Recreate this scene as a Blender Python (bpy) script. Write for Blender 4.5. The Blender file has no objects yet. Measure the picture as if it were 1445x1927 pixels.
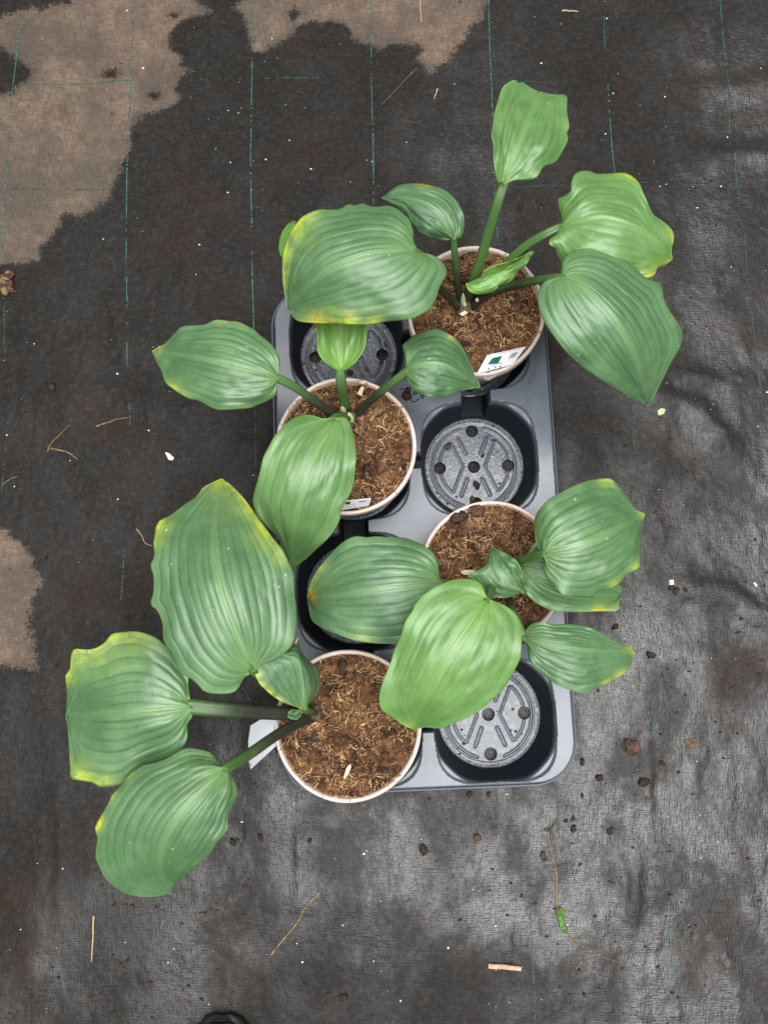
import bpy, math, random
import numpy as np
from mathutils import Vector
rng = np.random.default_rng(7); random.seed(7)
S = bpy.context.scene
COL = S.collection

# ---------------------------------------------------------------- camera
H, TILT, F, CX, CY = 0.884, math.radians(8.0), 1448.0, 722.5, 963.5
cam_d = bpy.data.cameras.new('camera'); cam = bpy.data.objects.new('camera', cam_d); COL.objects.link(cam)
cam.location = (0, 0, H); cam.rotation_euler = (TILT, 0, 0)
cam_d.sensor_fit = 'VERTICAL'; cam_d.sensor_height = 24; cam_d.lens = 24 * F / 1927
cam_d.clip_start = 0.01; cam_d.clip_end = 100
S.camera = cam
S.render.resolution_x, S.render.resolution_y = 767, 1024
S.view_settings.view_transform = 'Standard'; S.view_settings.look = 'None'
S.view_settings.exposure = 0.12; S.view_settings.gamma = 1

# ---------------------------------------------------------------- light: bright diffuse greenhouse roof
W = bpy.data.worlds.new('World'); S.world = W; W.use_nodes = True
bg = W.node_tree.nodes['Background']; bg.inputs[0].default_value = (0.93, 0.97, 1.0, 1); bg.inputs[1].default_value = 0.20
def roof_lamp(name, loc, sx, sy, radiance, col, tgt=(0, .1, 0)):
    d = bpy.data.lights.new(name, 'AREA'); d.shape = 'RECTANGLE'; d.size = sx; d.size_y = sy
    d.energy = radiance * math.pi * sx * sy; d.color = col
    o = bpy.data.objects.new(name, d); COL.objects.link(o); o.location = loc
    return o
roof_lamp('roof_light_bay', (0.86, -0.45, 3.2), 1.55, 3.1, 9.6, (.98, .99, 1))
roof_lamp('roof_light_bay', (-0.80, -0.15, 3.2), 1.25, 3.1, 8.4, (.98, .99, 1))

# ---------------------------------------------------------------- pixel helpers (pixels of the 1445 x 1927 photograph)
st, ct = math.sin(TILT), math.cos(TILT)
def ray(px):
    px = np.asarray(px, float); u = (px[..., 0] - CX) / F; v = (px[..., 1] - CY) / F
    return np.stack([u, st - v * ct, -ct - v * st], -1)
def unproj(px, z):
    d = ray(px); t = (np.asarray(z, float) - H) / d[..., 2]
    return np.array([0, 0, H]) + d * t[..., None]
def fr(frame, pts):                 # zoomed-frame coordinates -> photo pixels
    x0, y0, s = frame
    p = np.array(pts, float); p[:, 0] = x0 + p[:, 0] / s; p[:, 1] = y0 + p[:, 1] / s
    return p
FR0 = (0, 0, 1); FR1 = (460, 340, 2.258); FR2 = (460, 900, 1.806); FR3 = (60, 880, 2.295); FR4 = (680, 120, 2.258)
FR5 = (0, 0, 2.007); FR6 = (720, 0, 1.993); FR7 = (0, 1450, 2.007); FR8 = (720, 1450, 1.993); FRL = (0, 450, 2.267); FRR = (1000, 700, 2.569)

def curve(pts, n, per=16):          # Catmull-Rom, resampled by arc length
    p = np.asarray(pts, float)
    if len(p) == 2: return p[0] + (p[1] - p[0]) * np.linspace(0, 1, n)[:, None]
    q = np.vstack([2 * p[0] - p[1], p, 2 * p[-1] - p[-2]]); out = []
    t = np.linspace(0, 1, per, endpoint=False)[:, None]
    for i in range(1, len(q) - 2):
        a, b, c, d = q[i - 1], q[i], q[i + 1], q[i + 2]
        out.append(.5 * (2 * b + (c - a) * t + (2 * a - 5 * b + 4 * c - d) * t ** 2 + (3 * b - a - 3 * c + d) * t ** 3))
    out = np.vstack(out + [p[-1:]])
    L = np.r_[0, np.cumsum(np.linalg.norm(np.diff(out, axis=0), axis=1))]
    s = np.linspace(0, L[-1], n)
    return np.stack([np.interp(s, L, out[:, k]) for k in range(p.shape[1])], -1)

_tab = rng.random((257, 257))
def vnoise(x, y, sc, ox=0.):
    x = np.asarray(x) * sc + 57.3 + ox; y = np.asarray(y) * sc + 91.7 + ox * 1.7
    i = np.floor(x).astype(int); j = np.floor(y).astype(int); f = x - i; g = y - j
    f = f * f * (3 - 2 * f); g = g * g * (3 - 2 * g); i %= 256; j %= 256
    return ((_tab[i, j] * (1 - f) + _tab[i + 1, j] * f) * (1 - g) + (_tab[i, j + 1] * (1 - f) + _tab[i + 1, j + 1] * f) * g) - .5
def fbm(x, y, sc, o=4, ox=0.):
    r = 0; a = 1
    for k in range(o): r = r + a * vnoise(x, y, sc, ox + 13.1 * k); a *= .5; sc *= 2.03
    return r
def sstep(a, b, x):
    t = np.clip((x - a) / (b - a), 0, 1); return t * t * (3 - 2 * t)
def seg_dist(P, poly, closed=False):
    poly = np.asarray(poly); n = len(poly); best = np.full(len(P), 1e9)
    for k in range(n if closed else n - 1):
        a = poly[k]; b = poly[(k + 1) % n]; ab = b - a
        t = np.clip(((P - a) @ ab) / max(ab @ ab, 1e-12), 0, 1)
        best = np.minimum(best, np.linalg.norm(P - a - t[:, None] * ab, axis=1))
    return best
def inside(P, poly):
    poly = np.asarray(poly); c = np.zeros(len(P), bool); n = len(poly); j = n - 1
    for i in range(n):
        (xi, yi), (xj, yj) = poly[i], poly[j]
        with np.errstate(divide='ignore', invalid='ignore'):
            c ^= ((yi > P[:, 1]) != (yj > P[:, 1])) & (P[:, 0] < (xj - xi) * (P[:, 1] - yi) / (yj - yi + 1e-15) + xi)
        j = i
    return c

# ---------------------------------------------------------------- object helpers
def mesh(name, V, Fc, mat, parent=None, attrs=None, smooth=True):
    V = np.asarray(V, float)
    if parent is not None:
        p = parent; off = np.zeros(3)
        while p is not None: off += np.array(p.location); p = p.parent
        V = V - off
    me = bpy.data.meshes.new(name)
    if isinstance(Fc, np.ndarray):
        k = Fc.shape[1]; me.vertices.add(len(V)); me.loops.add(Fc.size); me.polygons.add(len(Fc))
        me.vertices.foreach_set('co', V.astype(np.float32).ravel())
        me.loops.foreach_set('vertex_index', Fc.astype(np.int32).ravel())
        me.polygons.foreach_set('loop_start', np.arange(0, Fc.size, k, dtype=np.int32))
        me.update(calc_edges=True); me.validate()
    else:
        me.from_pydata([tuple(v) for v in V], [], [tuple(f) for f in Fc])
    me.polygons.foreach_set('use_smooth', np.full(len(me.polygons), smooth)); 
    for k, a in (attrs or {}).items():
        at = me.attributes.new(k, 'FLOAT', 'POINT'); at.data.foreach_set('value', np.asarray(a, np.float32))
    me.materials.append(mat); me.update()
    o = bpy.data.objects.new(name, me); COL.objects.link(o); o.parent = parent
    return o
def empty(name, loc, label, cat, group=None):
    o = bpy.data.objects.new(name, None); COL.objects.link(o); o.location = loc; o.empty_display_size = .02
    o['label'] = label; o['category'] = cat
    if group: o['group'] = group
    return o
def tag(o, label, cat, group=None):
    o['label'] = label; o['category'] = cat
    if group: o['group'] = group
    return o
def gridfaces(nr, nc, wrap=False):
    i = np.arange(nr - 1)[:, None]; j = np.arange(nc if wrap else nc - 1)[None, :]; j2 = (j + 1) % nc
    return np.stack([i * nc + j, i * nc + j2, (i + 1) * nc + j2, (i + 1) * nc + j], -1).reshape(-1, 4)
def tube(path, rad, n=10, groove=0., flat=1.):
    P = np.asarray(path, float); m = len(P); rad = np.broadcast_to(rad, (m,))
    T = np.gradient(P, axis=0); T /= np.linalg.norm(T, axis=1)[:, None] + 1e-12
    up = np.array([0, 0, 1.]); Sd = np.cross(T, up); l = np.linalg.norm(Sd, axis=1)
    Sd[l < .05] = (1, 0, 0); Sd /= np.linalg.norm(Sd, axis=1)[:, None]; N = np.cross(Sd, T)
    a = np.linspace(0, 2 * np.pi, n, endpoint=False)
    rr = 1 - groove * np.clip(np.sin(a), 0, 1) ** 5
    V = P[:, None] + rad[:, None, None] * (Sd[:, None] * (np.cos(a) * rr)[None, :, None] + N[:, None] * (np.sin(a) * rr * flat)[None, :, None])
    V = V.reshape(-1, 3); Fq = gridfaces(m, n, True)
    c0, c1 = len(V), len(V) + 1; V = np.vstack([V, P[0], P[-1]])
    caps = [(c0, (j + 1) % n, j, j) for j in range(n)] + [(c1, (m - 1) * n + j, (m - 1) * n + (j + 1) % n, (m - 1) * n + (j + 1) % n) for j in range(n)]
    faces = [tuple(f) for f in Fq] + [c[:3] for c in caps]
    return V, faces
def lathe(prof, n, c=(0, 0, 0)):
    p = np.asarray(prof); a = np.linspace(0, 2 * np.pi, n, endpoint=False)
    V = np.stack([p[:, 0, None] * np.cos(a), p[:, 0, None] * np.sin(a), np.repeat(p[:, 1, None], n, 1)], -1).reshape(-1, 3) + np.array(c)
    return V, gridfaces(len(p), n, True)
import bmesh
def _ico(sub):
    bm = bmesh.new(); bmesh.ops.create_icosphere(bm, subdivisions=sub, radius=1)
    v = np.array([x.co[:] for x in bm.verts]); f = np.array([[q.index for q in p.verts] for p in bm.faces]); bm.free(); return v, f
ICO = {k: _ico(k) for k in (1, 2, 3)}
def lump(c, r, sub=2, sq=(1, 1, .7), rough=.3):
    v, f = ICO[sub]; o = rng.random() * 50
    n = fbm(v[:, 0] + v[:, 2] * .7, v[:, 1] - v[:, 2] * .9, 1.1, 4, o); n = np.clip(n * 1.5, -.55, .5)
    return np.array(c) + v * (1 + rough * 2 * n)[:, None] * r * np.array(sq), f

# ---------------------------------------------------------------- materials
class NT:
    def __init__(s, name):
        s.m = bpy.data.materials.new(name); s.m.use_nodes = True; s.t = s.m.node_tree
        s.b = s.t.nodes['Principled BSDF']; s.out = s.t.nodes['Material Output']
    def n(s, kind, **kw):
        x = s.t.nodes.new(kind)
        for k, v in kw.items(): setattr(x, k, v)
        return x
    def link(s, a, b): s.t.links.new(a, b)
    def put(s, sock, v):
        if hasattr(v, 'links') or isinstance(v, bpy.types.NodeSocket): s.link(v, sock)
        else: sock.default_value = v
    def math(s, op, a, b=0., c=None, clamp=False):
        x = s.n('ShaderNodeMath', operation=op, use_clamp=clamp); s.put(x.inputs[0], a); s.put(x.inputs[1], b)
        if c is not None: s.put(x.inputs[2], c)
        return x.outputs[0]
    def mix(s, f, a, b, mode='MIX'):
        x = s.n('ShaderNodeMix', data_type='RGBA', blend_type=mode); s.put(x.inputs[0], f)
        s.put(x.inputs[6], a if isinstance(a, bpy.types.NodeSocket) else (*a, 1)); s.put(x.inputs[7], b if isinstance(b, bpy.types.NodeSocket) else (*b, 1))
        return x.outputs[2]
    def mixf(s, f, a, b):
        x = s.n('ShaderNodeMix', data_type='FLOAT'); s.put(x.inputs[0], f); s.put(x.inputs[2], a); s.put(x.inputs[3], b); return x.outputs[0]
    def attr(s, name): return s.n('ShaderNodeAttribute', attribute_name=name).outputs['Fac']
    def coord(s, k='Object', scale=None):
        o = s.n('ShaderNodeTexCoord').outputs[k]
        if scale:
            m = s.n('ShaderNodeMapping'); m.inputs['Scale'].default_value = scale; s.link(o, m.inputs[0]); o = m.outputs[0]
        return o
    def noise(s, vec, sc, det=4, rough=.55, dist=0.):
        x = s.n('ShaderNodeTexNoise'); s.link(vec, x.inputs['Vector']); x.inputs['Scale'].default_value = sc
        x.inputs['Detail'].default_value = det; x.inputs['Roughness'].default_value = rough; x.inputs['Distortion'].default_value = dist
        return x.outputs['Fac']
    def ramp(s, f, a, b, lo=0., hi=1.):
        x = s.n('ShaderNodeMapRange', interpolation_type='SMOOTHSTEP'); s.put(x.inputs[0], f)
        for k, v in zip((1, 2, 3, 4), (a, b, lo, hi)): s.put(x.inputs[k], v)
        return x.outputs[0]
    def vor(s, vec, sc, feat='F1'):
        x = s.n('ShaderNodeTexVoronoi', feature=feat); s.link(vec, x.inputs['Vector']); x.inputs['Scale'].default_value = sc; return x
    def bump(s, h, strength, dist, prev=None):
        x = s.n('ShaderNodeBump'); s.put(x.inputs['Strength'], strength); x.inputs['Distance'].default_value = dist; s.link(h, x.inputs['Height'])
        if prev is not None: s.link(prev, x.inputs['Normal'])
        return x.outputs[0]
    def set(s, col=None, rough=None, spec=None, norm=None, **kw):
        if col is not None: s.put(s.b.inputs['Base Color'], col if isinstance(col, bpy.types.NodeSocket) else (*col, 1))
        if rough is not None: s.put(s.b.inputs['Roughness'], rough)
        if spec is not None: s.put(s.b.inputs['Specular IOR Level'], spec)
        if norm is not None: s.link(norm, s.b.inputs['Normal'])
        for k, v in kw.items(): s.put(s.b.inputs[k.replace('_', ' ')], v)
        return s.m

def ground_mat():
    t = NT('woven_ground_cloth'); c = t.coord(); dry = t.attr('dry')
    e = t.math('ADD', dry, t.math('MULTIPLY', t.math('SUBTRACT', t.noise(c, 45, 6, .65), .5), .030))
    e = t.math('ADD', e, t.math('MULTIPLY', t.math('SUBTRACT', t.noise(c, 300, 5, .75), .5), .030))
    dm = t.math('MULTIPLY', t.ramp(e, -.0030, .0042), t.ramp(e, -.002, .018, .82, 1.))
    sp = t.ramp(t.noise(c, 170, 3, .5), .70, .735)            # damp spots in the dry cloth
    dm = t.math('MULTIPLY', dm, t.math('SUBTRACT', 1, t.math('MULTIPLY', sp, t.ramp(t.noise(c, 9, 2), .5, .62, 0, .8))))
    # weave
    w1 = t.noise(t.coord('Object', (70, 900, 1)), 1, 2, .5); w2 = t.noise(t.coord('Object', (900, 70, 1)), 1, 2, .5)
    weave = t.math('ADD', w1, w2)
    mud = t.ramp(t.noise(c, 7, 6, .62, .4), .5, .68)
    fine = t.noise(c, 160, 4, .65)
    wet = t.mix(mud, (.0190, .0168, .0150), (.0280, .0190, .0138))
    wet = t.mix(t.ramp(fine, .42, .75, 0, .6), wet, (.052, .043, .036))
    speck = t.ramp(t.noise(t.coord('Object', (210, 130, 1)), 1, 4, .7), .62, .70, 0, .8)
    wet = t.mix(speck, wet, (.010, .007, .006))
    wet = t.mix(t.ramp(t.noise(c, 26, 5, .7), .60, .68, 0, .7), wet, (.022, .0125, .009))
    patch = t.ramp(t.noise(c, 4.2, 5, .65), .36, .66)
    dc = t.mix(t.ramp(t.noise(c, 8, 6, .65), .38, .62), (.115, .092, .074), (.235, .164, .118))
    dc = t.mix(t.ramp(t.noise(c, 42, 6, .7), .42, .70, 0, .65), dc, (.088, .068, .054))
    dc = t.mix(t.ramp(fine, .3, .8, 0, .5), dc, (.075, .058, .045))
    col = t.mix(dm, wet, dc)
    col = t.mix(t.ramp(weave, .8, 1.2, 0, .55), col, t.mix(dm, (.011, .010, .0095), (.06, .047, .037)))
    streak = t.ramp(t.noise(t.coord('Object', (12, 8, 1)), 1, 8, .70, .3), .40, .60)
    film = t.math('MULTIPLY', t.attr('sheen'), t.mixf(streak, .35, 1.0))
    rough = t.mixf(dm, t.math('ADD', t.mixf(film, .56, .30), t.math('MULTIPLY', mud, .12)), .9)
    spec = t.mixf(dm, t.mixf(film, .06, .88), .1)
    n1 = t.bump(weave, .7, .0007)
    crk = t.ramp(t.noise(t.coord('Object', (150, 105, 1)), 1, 4, .6, .2), .38, .60)
    n2 = t.bump(crk, t.mixf(dm, .32, .12), .0009, n1)
    n3 = t.bump(t.noise(t.coord('Object', (30, 14, 1)), 1, 4, .5), .16, .004, n2)
    return t.set(col, rough, spec, n3)
def tray_mat():
    t = NT('grey_tray_plastic'); c = t.coord()
    base = t.mix(t.noise(c, 18, 4), (.094, .106, .128), (.124, .138, .162))
    film = t.ramp(t.noise(c, 55, 4, .6), .52, .7, 0, .35)
    base = t.mix(film, base, (.15, .145, .14))
    fl = t.attr('floor')
    dirt = t.math('MULTIPLY', fl, t.ramp(t.noise(c, 240, 4, .7), .56, .66))
    dirt = t.math('MULTIPLY', dirt, t.ramp(t.noise(c, 28, 3), .36, .52))
    edge = t.math('MULTIPLY', t.attr('ring'), t.ramp(t.noise(c, 150, 4, .7), .5, .62))
    base = t.mix(t.math('MAXIMUM', dirt, edge), base, (.045, .026, .016))
    wetv = t.ramp(t.noise(c, 120, 3, .6), .5, .58)
    base = t.mix(t.math('MULTIPLY', fl, .5), base, (.055, .060, .066))
    wall_shade = t.attr('wall_shade')
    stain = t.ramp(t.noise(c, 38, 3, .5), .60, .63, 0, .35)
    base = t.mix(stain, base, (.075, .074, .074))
    base = t.mix(wall_shade, base, (.011, .0135, .018))  # shade of the recessed walls and rim step painted into the base colour
    r = t.mixf(t.math('MULTIPLY', fl, wetv), t.mixf(t.noise(c, 30, 3), .22, .36), .13)
    n = t.bump(t.noise(c, 60, 3), .08, .002)
    n = t.bump(t.noise(c, 260, 3), t.math('MULTIPLY', fl, .35), .0012, n)
    return t.set(base, t.mixf(wall_shade, r, .5), t.mixf(wall_shade, .6, .12), n)
def soil_mat():
    t = NT('potting_soil'); c = t.coord()
    a = t.mix(t.ramp(t.noise(c, 90, 5, .7), .35, .66), (.030, .0115, .0055), (.225, .098, .044))
    a = t.mix(t.ramp(t.noise(c, 500, 3, .7), .5, .7, 0, .7), a, (.30, .165, .085))
    a = t.mix(t.ramp(t.noise(c, 44, 5, .6), .50, .66, 0, .8), a, (.020, .0085, .0048))
    n = t.bump(t.noise(c, 420, 5, .75), .9, .0025)
    return t.set(a, .9, .25, n)
def crumb_mat():
    t = NT('soil_crumb'); c = t.coord(); g = t.attr('rnd')
    a = t.mix(g, (.020, .010, .006), (.17, .08, .04)); a = t.mix(t.ramp(t.noise(c, 400, 3), .45, .7), a, (.09, .045, .024))
    return t.set(a, .85, .3, t.bump(t.noise(c, 600, 3), .6, .001))
def fibre_mat():
    t = NT('straw_fibre'); g = t.attr('rnd')
    return t.set(t.mix(g, (.22, .105, .045), (.70, .47, .22)), .75, .3)
def clod_mat(name, a, b):
    t = NT(name); c = t.coord()
    return t.set(t.mix(t.ramp(t.noise(c, 220, 4, .7), .35, .7), a, b), .8, .3, t.bump(t.noise(c, 350, 4), .8, .0015))
def plain(name, col, rough=.5, spec=.5, var=.12, sc=60):
    t = NT(name); c = t.coord(); d = tuple(x * (1 - 2 * var) for x in col)
    return t.set(t.mix(t.noise(c, sc, 4), d, tuple(min(1, x * (1 + var)) for x in col)), rough, spec, t.bump(t.noise(c, sc * 6, 2), .1, .0005))
def leaf_mat():
    t = NT('leaf_blade'); c = t.coord(); tone = t.attr('tone'); v = t.attr('vein'); mid = t.attr('mid'); ye = t.attr('yellow'); og = t.attr('orange')
    big = t.noise(c, 22, 4, .6); fine = t.noise(c, 240, 3, .6)
    blue = t.mix(t.ramp(big, .32, .68), (.060, .138, .062), (.122, .232, .108))
    grn = t.mix(t.ramp(big, .32, .68), (.110, .255, .036), (.180, .355, .064))
    col = t.mix(tone, blue, grn)
    col = t.mix(t.math('MULTIPLY', t.ramp(v, .25, .80, .80, 0.), t.mixf(tone, 1., .45)), col, t.mix(tone, (.024, .066, .030), (.075, .19, .035)))
    col = t.mix(t.ramp(fine, .3, .8, 0, .22), col, t.mix(tone, (.10, .19, .10), (.18, .34, .08)))
    col = t.mix(t.math('MULTIPLY', mid, .85, clamp=True), col, t.mix(tone, (.235, .375, .165), (.27, .45, .11)))
    sv = t.n('ShaderNodeCombineXYZ'); t.link(t.math('MULTIPLY', t.attr('s'), 5.), sv.inputs[0]); t.link(t.math('MULTIPLY', t.attr('v'), 34.), sv.inputs[1]); t.link(tone, sv.inputs[2])
    stri = t.noise(sv.outputs[0], 1., 3, .6)
    sv2 = t.n('ShaderNodeCombineXYZ'); t.link(t.math('MULTIPLY', t.attr('s'), 90.), sv2.inputs[0]); t.link(t.math('MULTIPLY', t.attr('v'), 16.), sv2.inputs[1])
    cross = t.noise(sv2.outputs[0], 1., 3, .6)
    col = t.mix(t.ramp(stri, .35, .70, 0, .28), col, t.mix(tone, (.040, .098, .040), (.085, .21, .028)))
    col = t.mix(t.ramp(cross, .48, .75, 0, .22), col, t.mix(tone, (.150, .260, .130), (.22, .40, .08)))
    blot = t.noise(c, 48, 6, .72); col = t.mix(t.ramp(blot, .60, .70, 0, .45), col, t.mix(tone, (.050, .135, .036), (.10, .25, .03)))
    yn = t.math('MULTIPLY', t.math('MULTIPLY', ye, t.ramp(stri, .3, .62, .35, 1.25)), t.ramp(t.noise(c, 75, 5, .68), .28, .66, .2, 1.25), clamp=True)
    col = t.mix(yn, col, (.47, .56, .035))
    on = t.math('MULTIPLY', og, t.ramp(t.noise(c, 190, 5, .7), .40, .62, 0., 1.2), clamp=True)
    col = t.mix(t.math('MULTIPLY', on, .8), col, (.52, .26, .03))
    # pale limescale flecks left by watering
    fc = t.n('ShaderNodeVectorMath', operation='ADD'); t.link(c, fc.inputs[0])
    wob = t.n('ShaderNodeTexNoise'); t.link(c, wob.inputs['Vector']); wob.inputs['Scale'].default_value = 260
    wsc = t.n('ShaderNodeVectorMath', operation='SCALE'); t.link(wob.outputs['Color'], wsc.inputs[0]); wsc.inputs['Scale'].default_value = .006; t.link(wsc.outputs[0], fc.inputs[1])
    vo = t.vor(fc.outputs[0], 230); sep = t.n('ShaderNodeSeparateColor'); t.link(vo.outputs['Color'], sep.inputs[0])
    hit = t.math('MULTIPLY', t.ramp(t.math('ADD', vo.outputs['Distance'], t.math('MULTIPLY', sep.outputs[1], .16)), .16, .26, 1, 0), t.math('GREATER_THAN', sep.outputs[0], .88))
    hit = t.math('MULTIPLY', hit, t.ramp(t.noise(c, 30, 3), .5, .6, 0, .8))
    col = t.mix(t.math('MULTIPLY', hit, t.attr('fleck')), col, (.62, .70, .60))
    rough = t.mixf(tone, t.ramp(t.noise(c, 14, 4, .6), .3, .7, .36, .54), .42)
    nrm = t.bump(stri, .22, .0012, t.bump(cross, .18, .0007, t.bump(t.noise(c, 130, 4, .6), .14, .002)))
    m = t.set(col, rough, .80, nrm)
    tr = t.n('ShaderNodeBsdfTranslucent'); t.link(t.mix(.5, col, (.25, .5, .03)), tr.inputs[0])
    ms = t.n('ShaderNodeMixShader'); ms.inputs[0].default_value = .14
    t.link(t.b.outputs[0], ms.inputs[1]); t.link(tr.outputs[0], ms.inputs[2]); t.link(ms.outputs[0], t.out.inputs[0])
    return m
def stalk_mat():
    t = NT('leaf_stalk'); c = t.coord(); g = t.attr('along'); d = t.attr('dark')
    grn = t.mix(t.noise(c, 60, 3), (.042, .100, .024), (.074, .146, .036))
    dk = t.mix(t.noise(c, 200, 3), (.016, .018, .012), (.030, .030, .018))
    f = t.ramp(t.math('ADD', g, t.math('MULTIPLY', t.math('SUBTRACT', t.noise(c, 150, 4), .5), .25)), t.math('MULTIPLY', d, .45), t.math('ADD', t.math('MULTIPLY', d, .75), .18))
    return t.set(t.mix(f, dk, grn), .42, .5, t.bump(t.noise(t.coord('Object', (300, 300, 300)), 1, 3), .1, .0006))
def thread_mat():
    t = NT('marker_thread'); g = t.attr('fade')
    return t.set(t.mix(g, (.030, .027, .024), (.035, .215, .165)), .6, .3)

M_GROUND, M_TRAY, M_SOIL, M_CRUMB, M_FIBRE, M_LEAF, M_STALK, M_THREAD = ground_mat(), tray_mat(), soil_mat(), crumb_mat(), fibre_mat(), leaf_mat(), stalk_mat(), thread_mat()
M_RIM = plain('pot_rim_plastic', (.66, .53, .46), .5, .4, .13, 70)
M_POT = plain('pot_wall_plastic', (.105, .085, .072), .5, .4, .1, 60)
M_CARD = plain('white_card', (.76, .77, .80), .45, .4, .02, 40)
M_INK = plain('grey_ink', (.30, .30, .32), .6, .3, .1, 300)
M_INKG = plain('green_print', (.012, .17, .105), .5, .3, .35, 350)
M_CLOD = clod_mat('dark_soil_clod', (.018, .011, .008), (.06, .034, .022))
M_CLODB = clod_mat('brown_soil_clod', (.04, .022, .015), (.15, .072, .045))
M_STRAW = clod_mat('dry_straw', (.36, .24, .12), (.58, .42, .25))
M_PINK = clod_mat('pinkish_straw', (.42, .25, .17), (.62, .43, .33))
M_ROOT = clod_mat('dry_root', (.13, .085, .040), (.33, .22, .11))
M_TWIG = clod_mat('dark_twig', (.05, .035, .022), (.15, .11, .07))
M_WEED = clod_mat('weed_leaf', (.05, .13, .02), (.16, .30, .05))
M_WHITE = plain('white_grit', (.78, .77, .74), .6, .3, .08, 200)
M_BUD = plain('pale_bud', (.42, .50, .24), .45, .4, .15, 90)
M_BARK = plain('pale_wood_chip', (.66, .52, .36), .7, .3, .15, 200)
M_TIP = clod_mat('dried_leaf_tip', (.50, .24, .08), (.66, .52, .26))
M_BLACK = plain('black_rubber', (.012, .012, .012), .55, .4, .2, 60)
M_MARK = plain('dark_scuff', (.022, .021, .021), .6, .3, .2, 200)

# ---------------------------------------------------------------- tray placement
TC = np.array([.0375, .103]); TROT = math.radians(2.35); THX, THY, TR = .1490, .2725, .040
ca, sa = math.cos(TROT), math.sin(TROT)
def tray_w(a, b): return TC[0] + a * ca - b * sa, TC[1] + a * sa + b * ca
def tray_l(x, y): x = x - TC[0]; y = y - TC[1]; return x * ca + y * sa, -x * sa + y * ca

# ---------------------------------------------------------------- ground cloth
FOLDS = [  # photo pixels, height, half width
    ([(1180, 735), (1260, 750), (1330, 790), (1375, 850), (1395, 910)], .0075, .011),
    ([(1240, 700), (1330, 715), (1400, 745)], .006, .010),
    ([(1240, 1080), (1300, 1105), (1370, 1120), (1445, 1170), (1500, 1200)], .008, .012),
    ([(1370, 1385), (1400, 1405), (1430, 1450)], .006, .010),
    ([(-20, 640), (40, 645), (80, 690)], .007, .010),
    ([(205, 570), (220, 620), (240, 690)], .004, .005), ([(280, 720), (285, 850)], .003, .004),
    ([(350, 480), (352, 610)], .0025, .005), ([(150, 1000), (185, 960), (190, 880)], .003, .008),
    ([(60, 745), (200, 740), (400, 800)], .0035, .012), ([(100, 1440), (115, 1560), (112, 1740)], .003, .005),
    ([(560, 1520), (562, 1690)], .0022, .003), ([(1195, 1580), (1192, 1690), (1175, 1780)], .005, .006),
    ([(1195, 1690), (1235, 1685), (1265, 1720)], .007, .008), ([(1335, 1740), (1365, 1810), (1380, 1860)], .006, .007),
    ([(1200, 1880), (1205, 1927)], .004, .004), ([(1090, 1885), (1085, 1960)], .003, .004),
    ([(1285, 300), (1400, 290), (1500, 300)], .006, .012), ([(1300, 180), (1500, 150)], .005, .014),
    ([(1140, 770), (1148, 860)], .0025, .004), ([(1240, 1050), (1242, 1000), (1235, 950)], .003, .004),
    ([(1110, 760), (1080, 850)], .002, .01), ([(1215, 1330), (1225, 1600)], .002, .004),
    ([(400, 1720), (640, 1700), (760, 1760)], .003, .02), ([(-20, 1180), (90, 1260), (60, 1420)], .003, .014),
]
FW = [(unproj(np.array(p), 0.)[:, :2], h, w) for p, h, w in FOLDS]
FW = [(curve(p, 24), h, w) for p, h, w in FW]
def gz(x, y):
    x = np.asarray(x, float); y = np.asarray(y, float); sh = x.shape; P = np.stack([x.ravel(), y.ravel()], -1)
    z = .0030 * fbm(P[:, 0], P[:, 1], 7, 3) + .0008 * fbm(P[:, 0], P[:, 1], 34, 3, 5.)
    z += .0016 * np.clip(fbm(P[:, 0] * 2.2, P[:, 1], 26, 3, 40.) - .12, 0, 1) * 2
    for p, h, w in FW:
        lo = p.min(0) - 4 * w; hi = p.max(0) + 4 * w
        k = np.where(((P > lo) & (P < hi)).all(1))[0]
        if len(k):
            d = seg_dist(P[k], p); s = fbm(P[k, 0], P[k, 1], 60, 2, 9.) * .5 + 1
            e = np.minimum(np.linalg.norm(P[k] - p[0], axis=1), np.linalg.norm(P[k] - p[-1], axis=1)); z[k] += .85 * h * np.exp(-(d / (1.3 * w * s)) ** 2) * (.25 + .75 * sstep(0, .05, e))
    a, b = tray_l(P[:, 0], P[:, 1])
    dr = np.maximum(np.abs(a) - THX, np.abs(b) - THY)
    z = z * sstep(-.002, .05, dr) - .0008 * (1 - sstep(0, .05, dr))
    return z.reshape(sh)
def axis(lo, hi, step, far):
    core = np.arange(lo, hi + step / 2, step); ex = np.geomspace(step * 2, far, 14)
    return np.r_[lo - ex[::-1], core, hi + ex]
gx = axis(-.6, .6, .0028, 2.4); gy = axis(-.56, .92, .0028, 2.4)
GX, GY = np.meshgrid(gx, gy); P2 = np.stack([GX.ravel(), GY.ravel()], -1)
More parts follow.
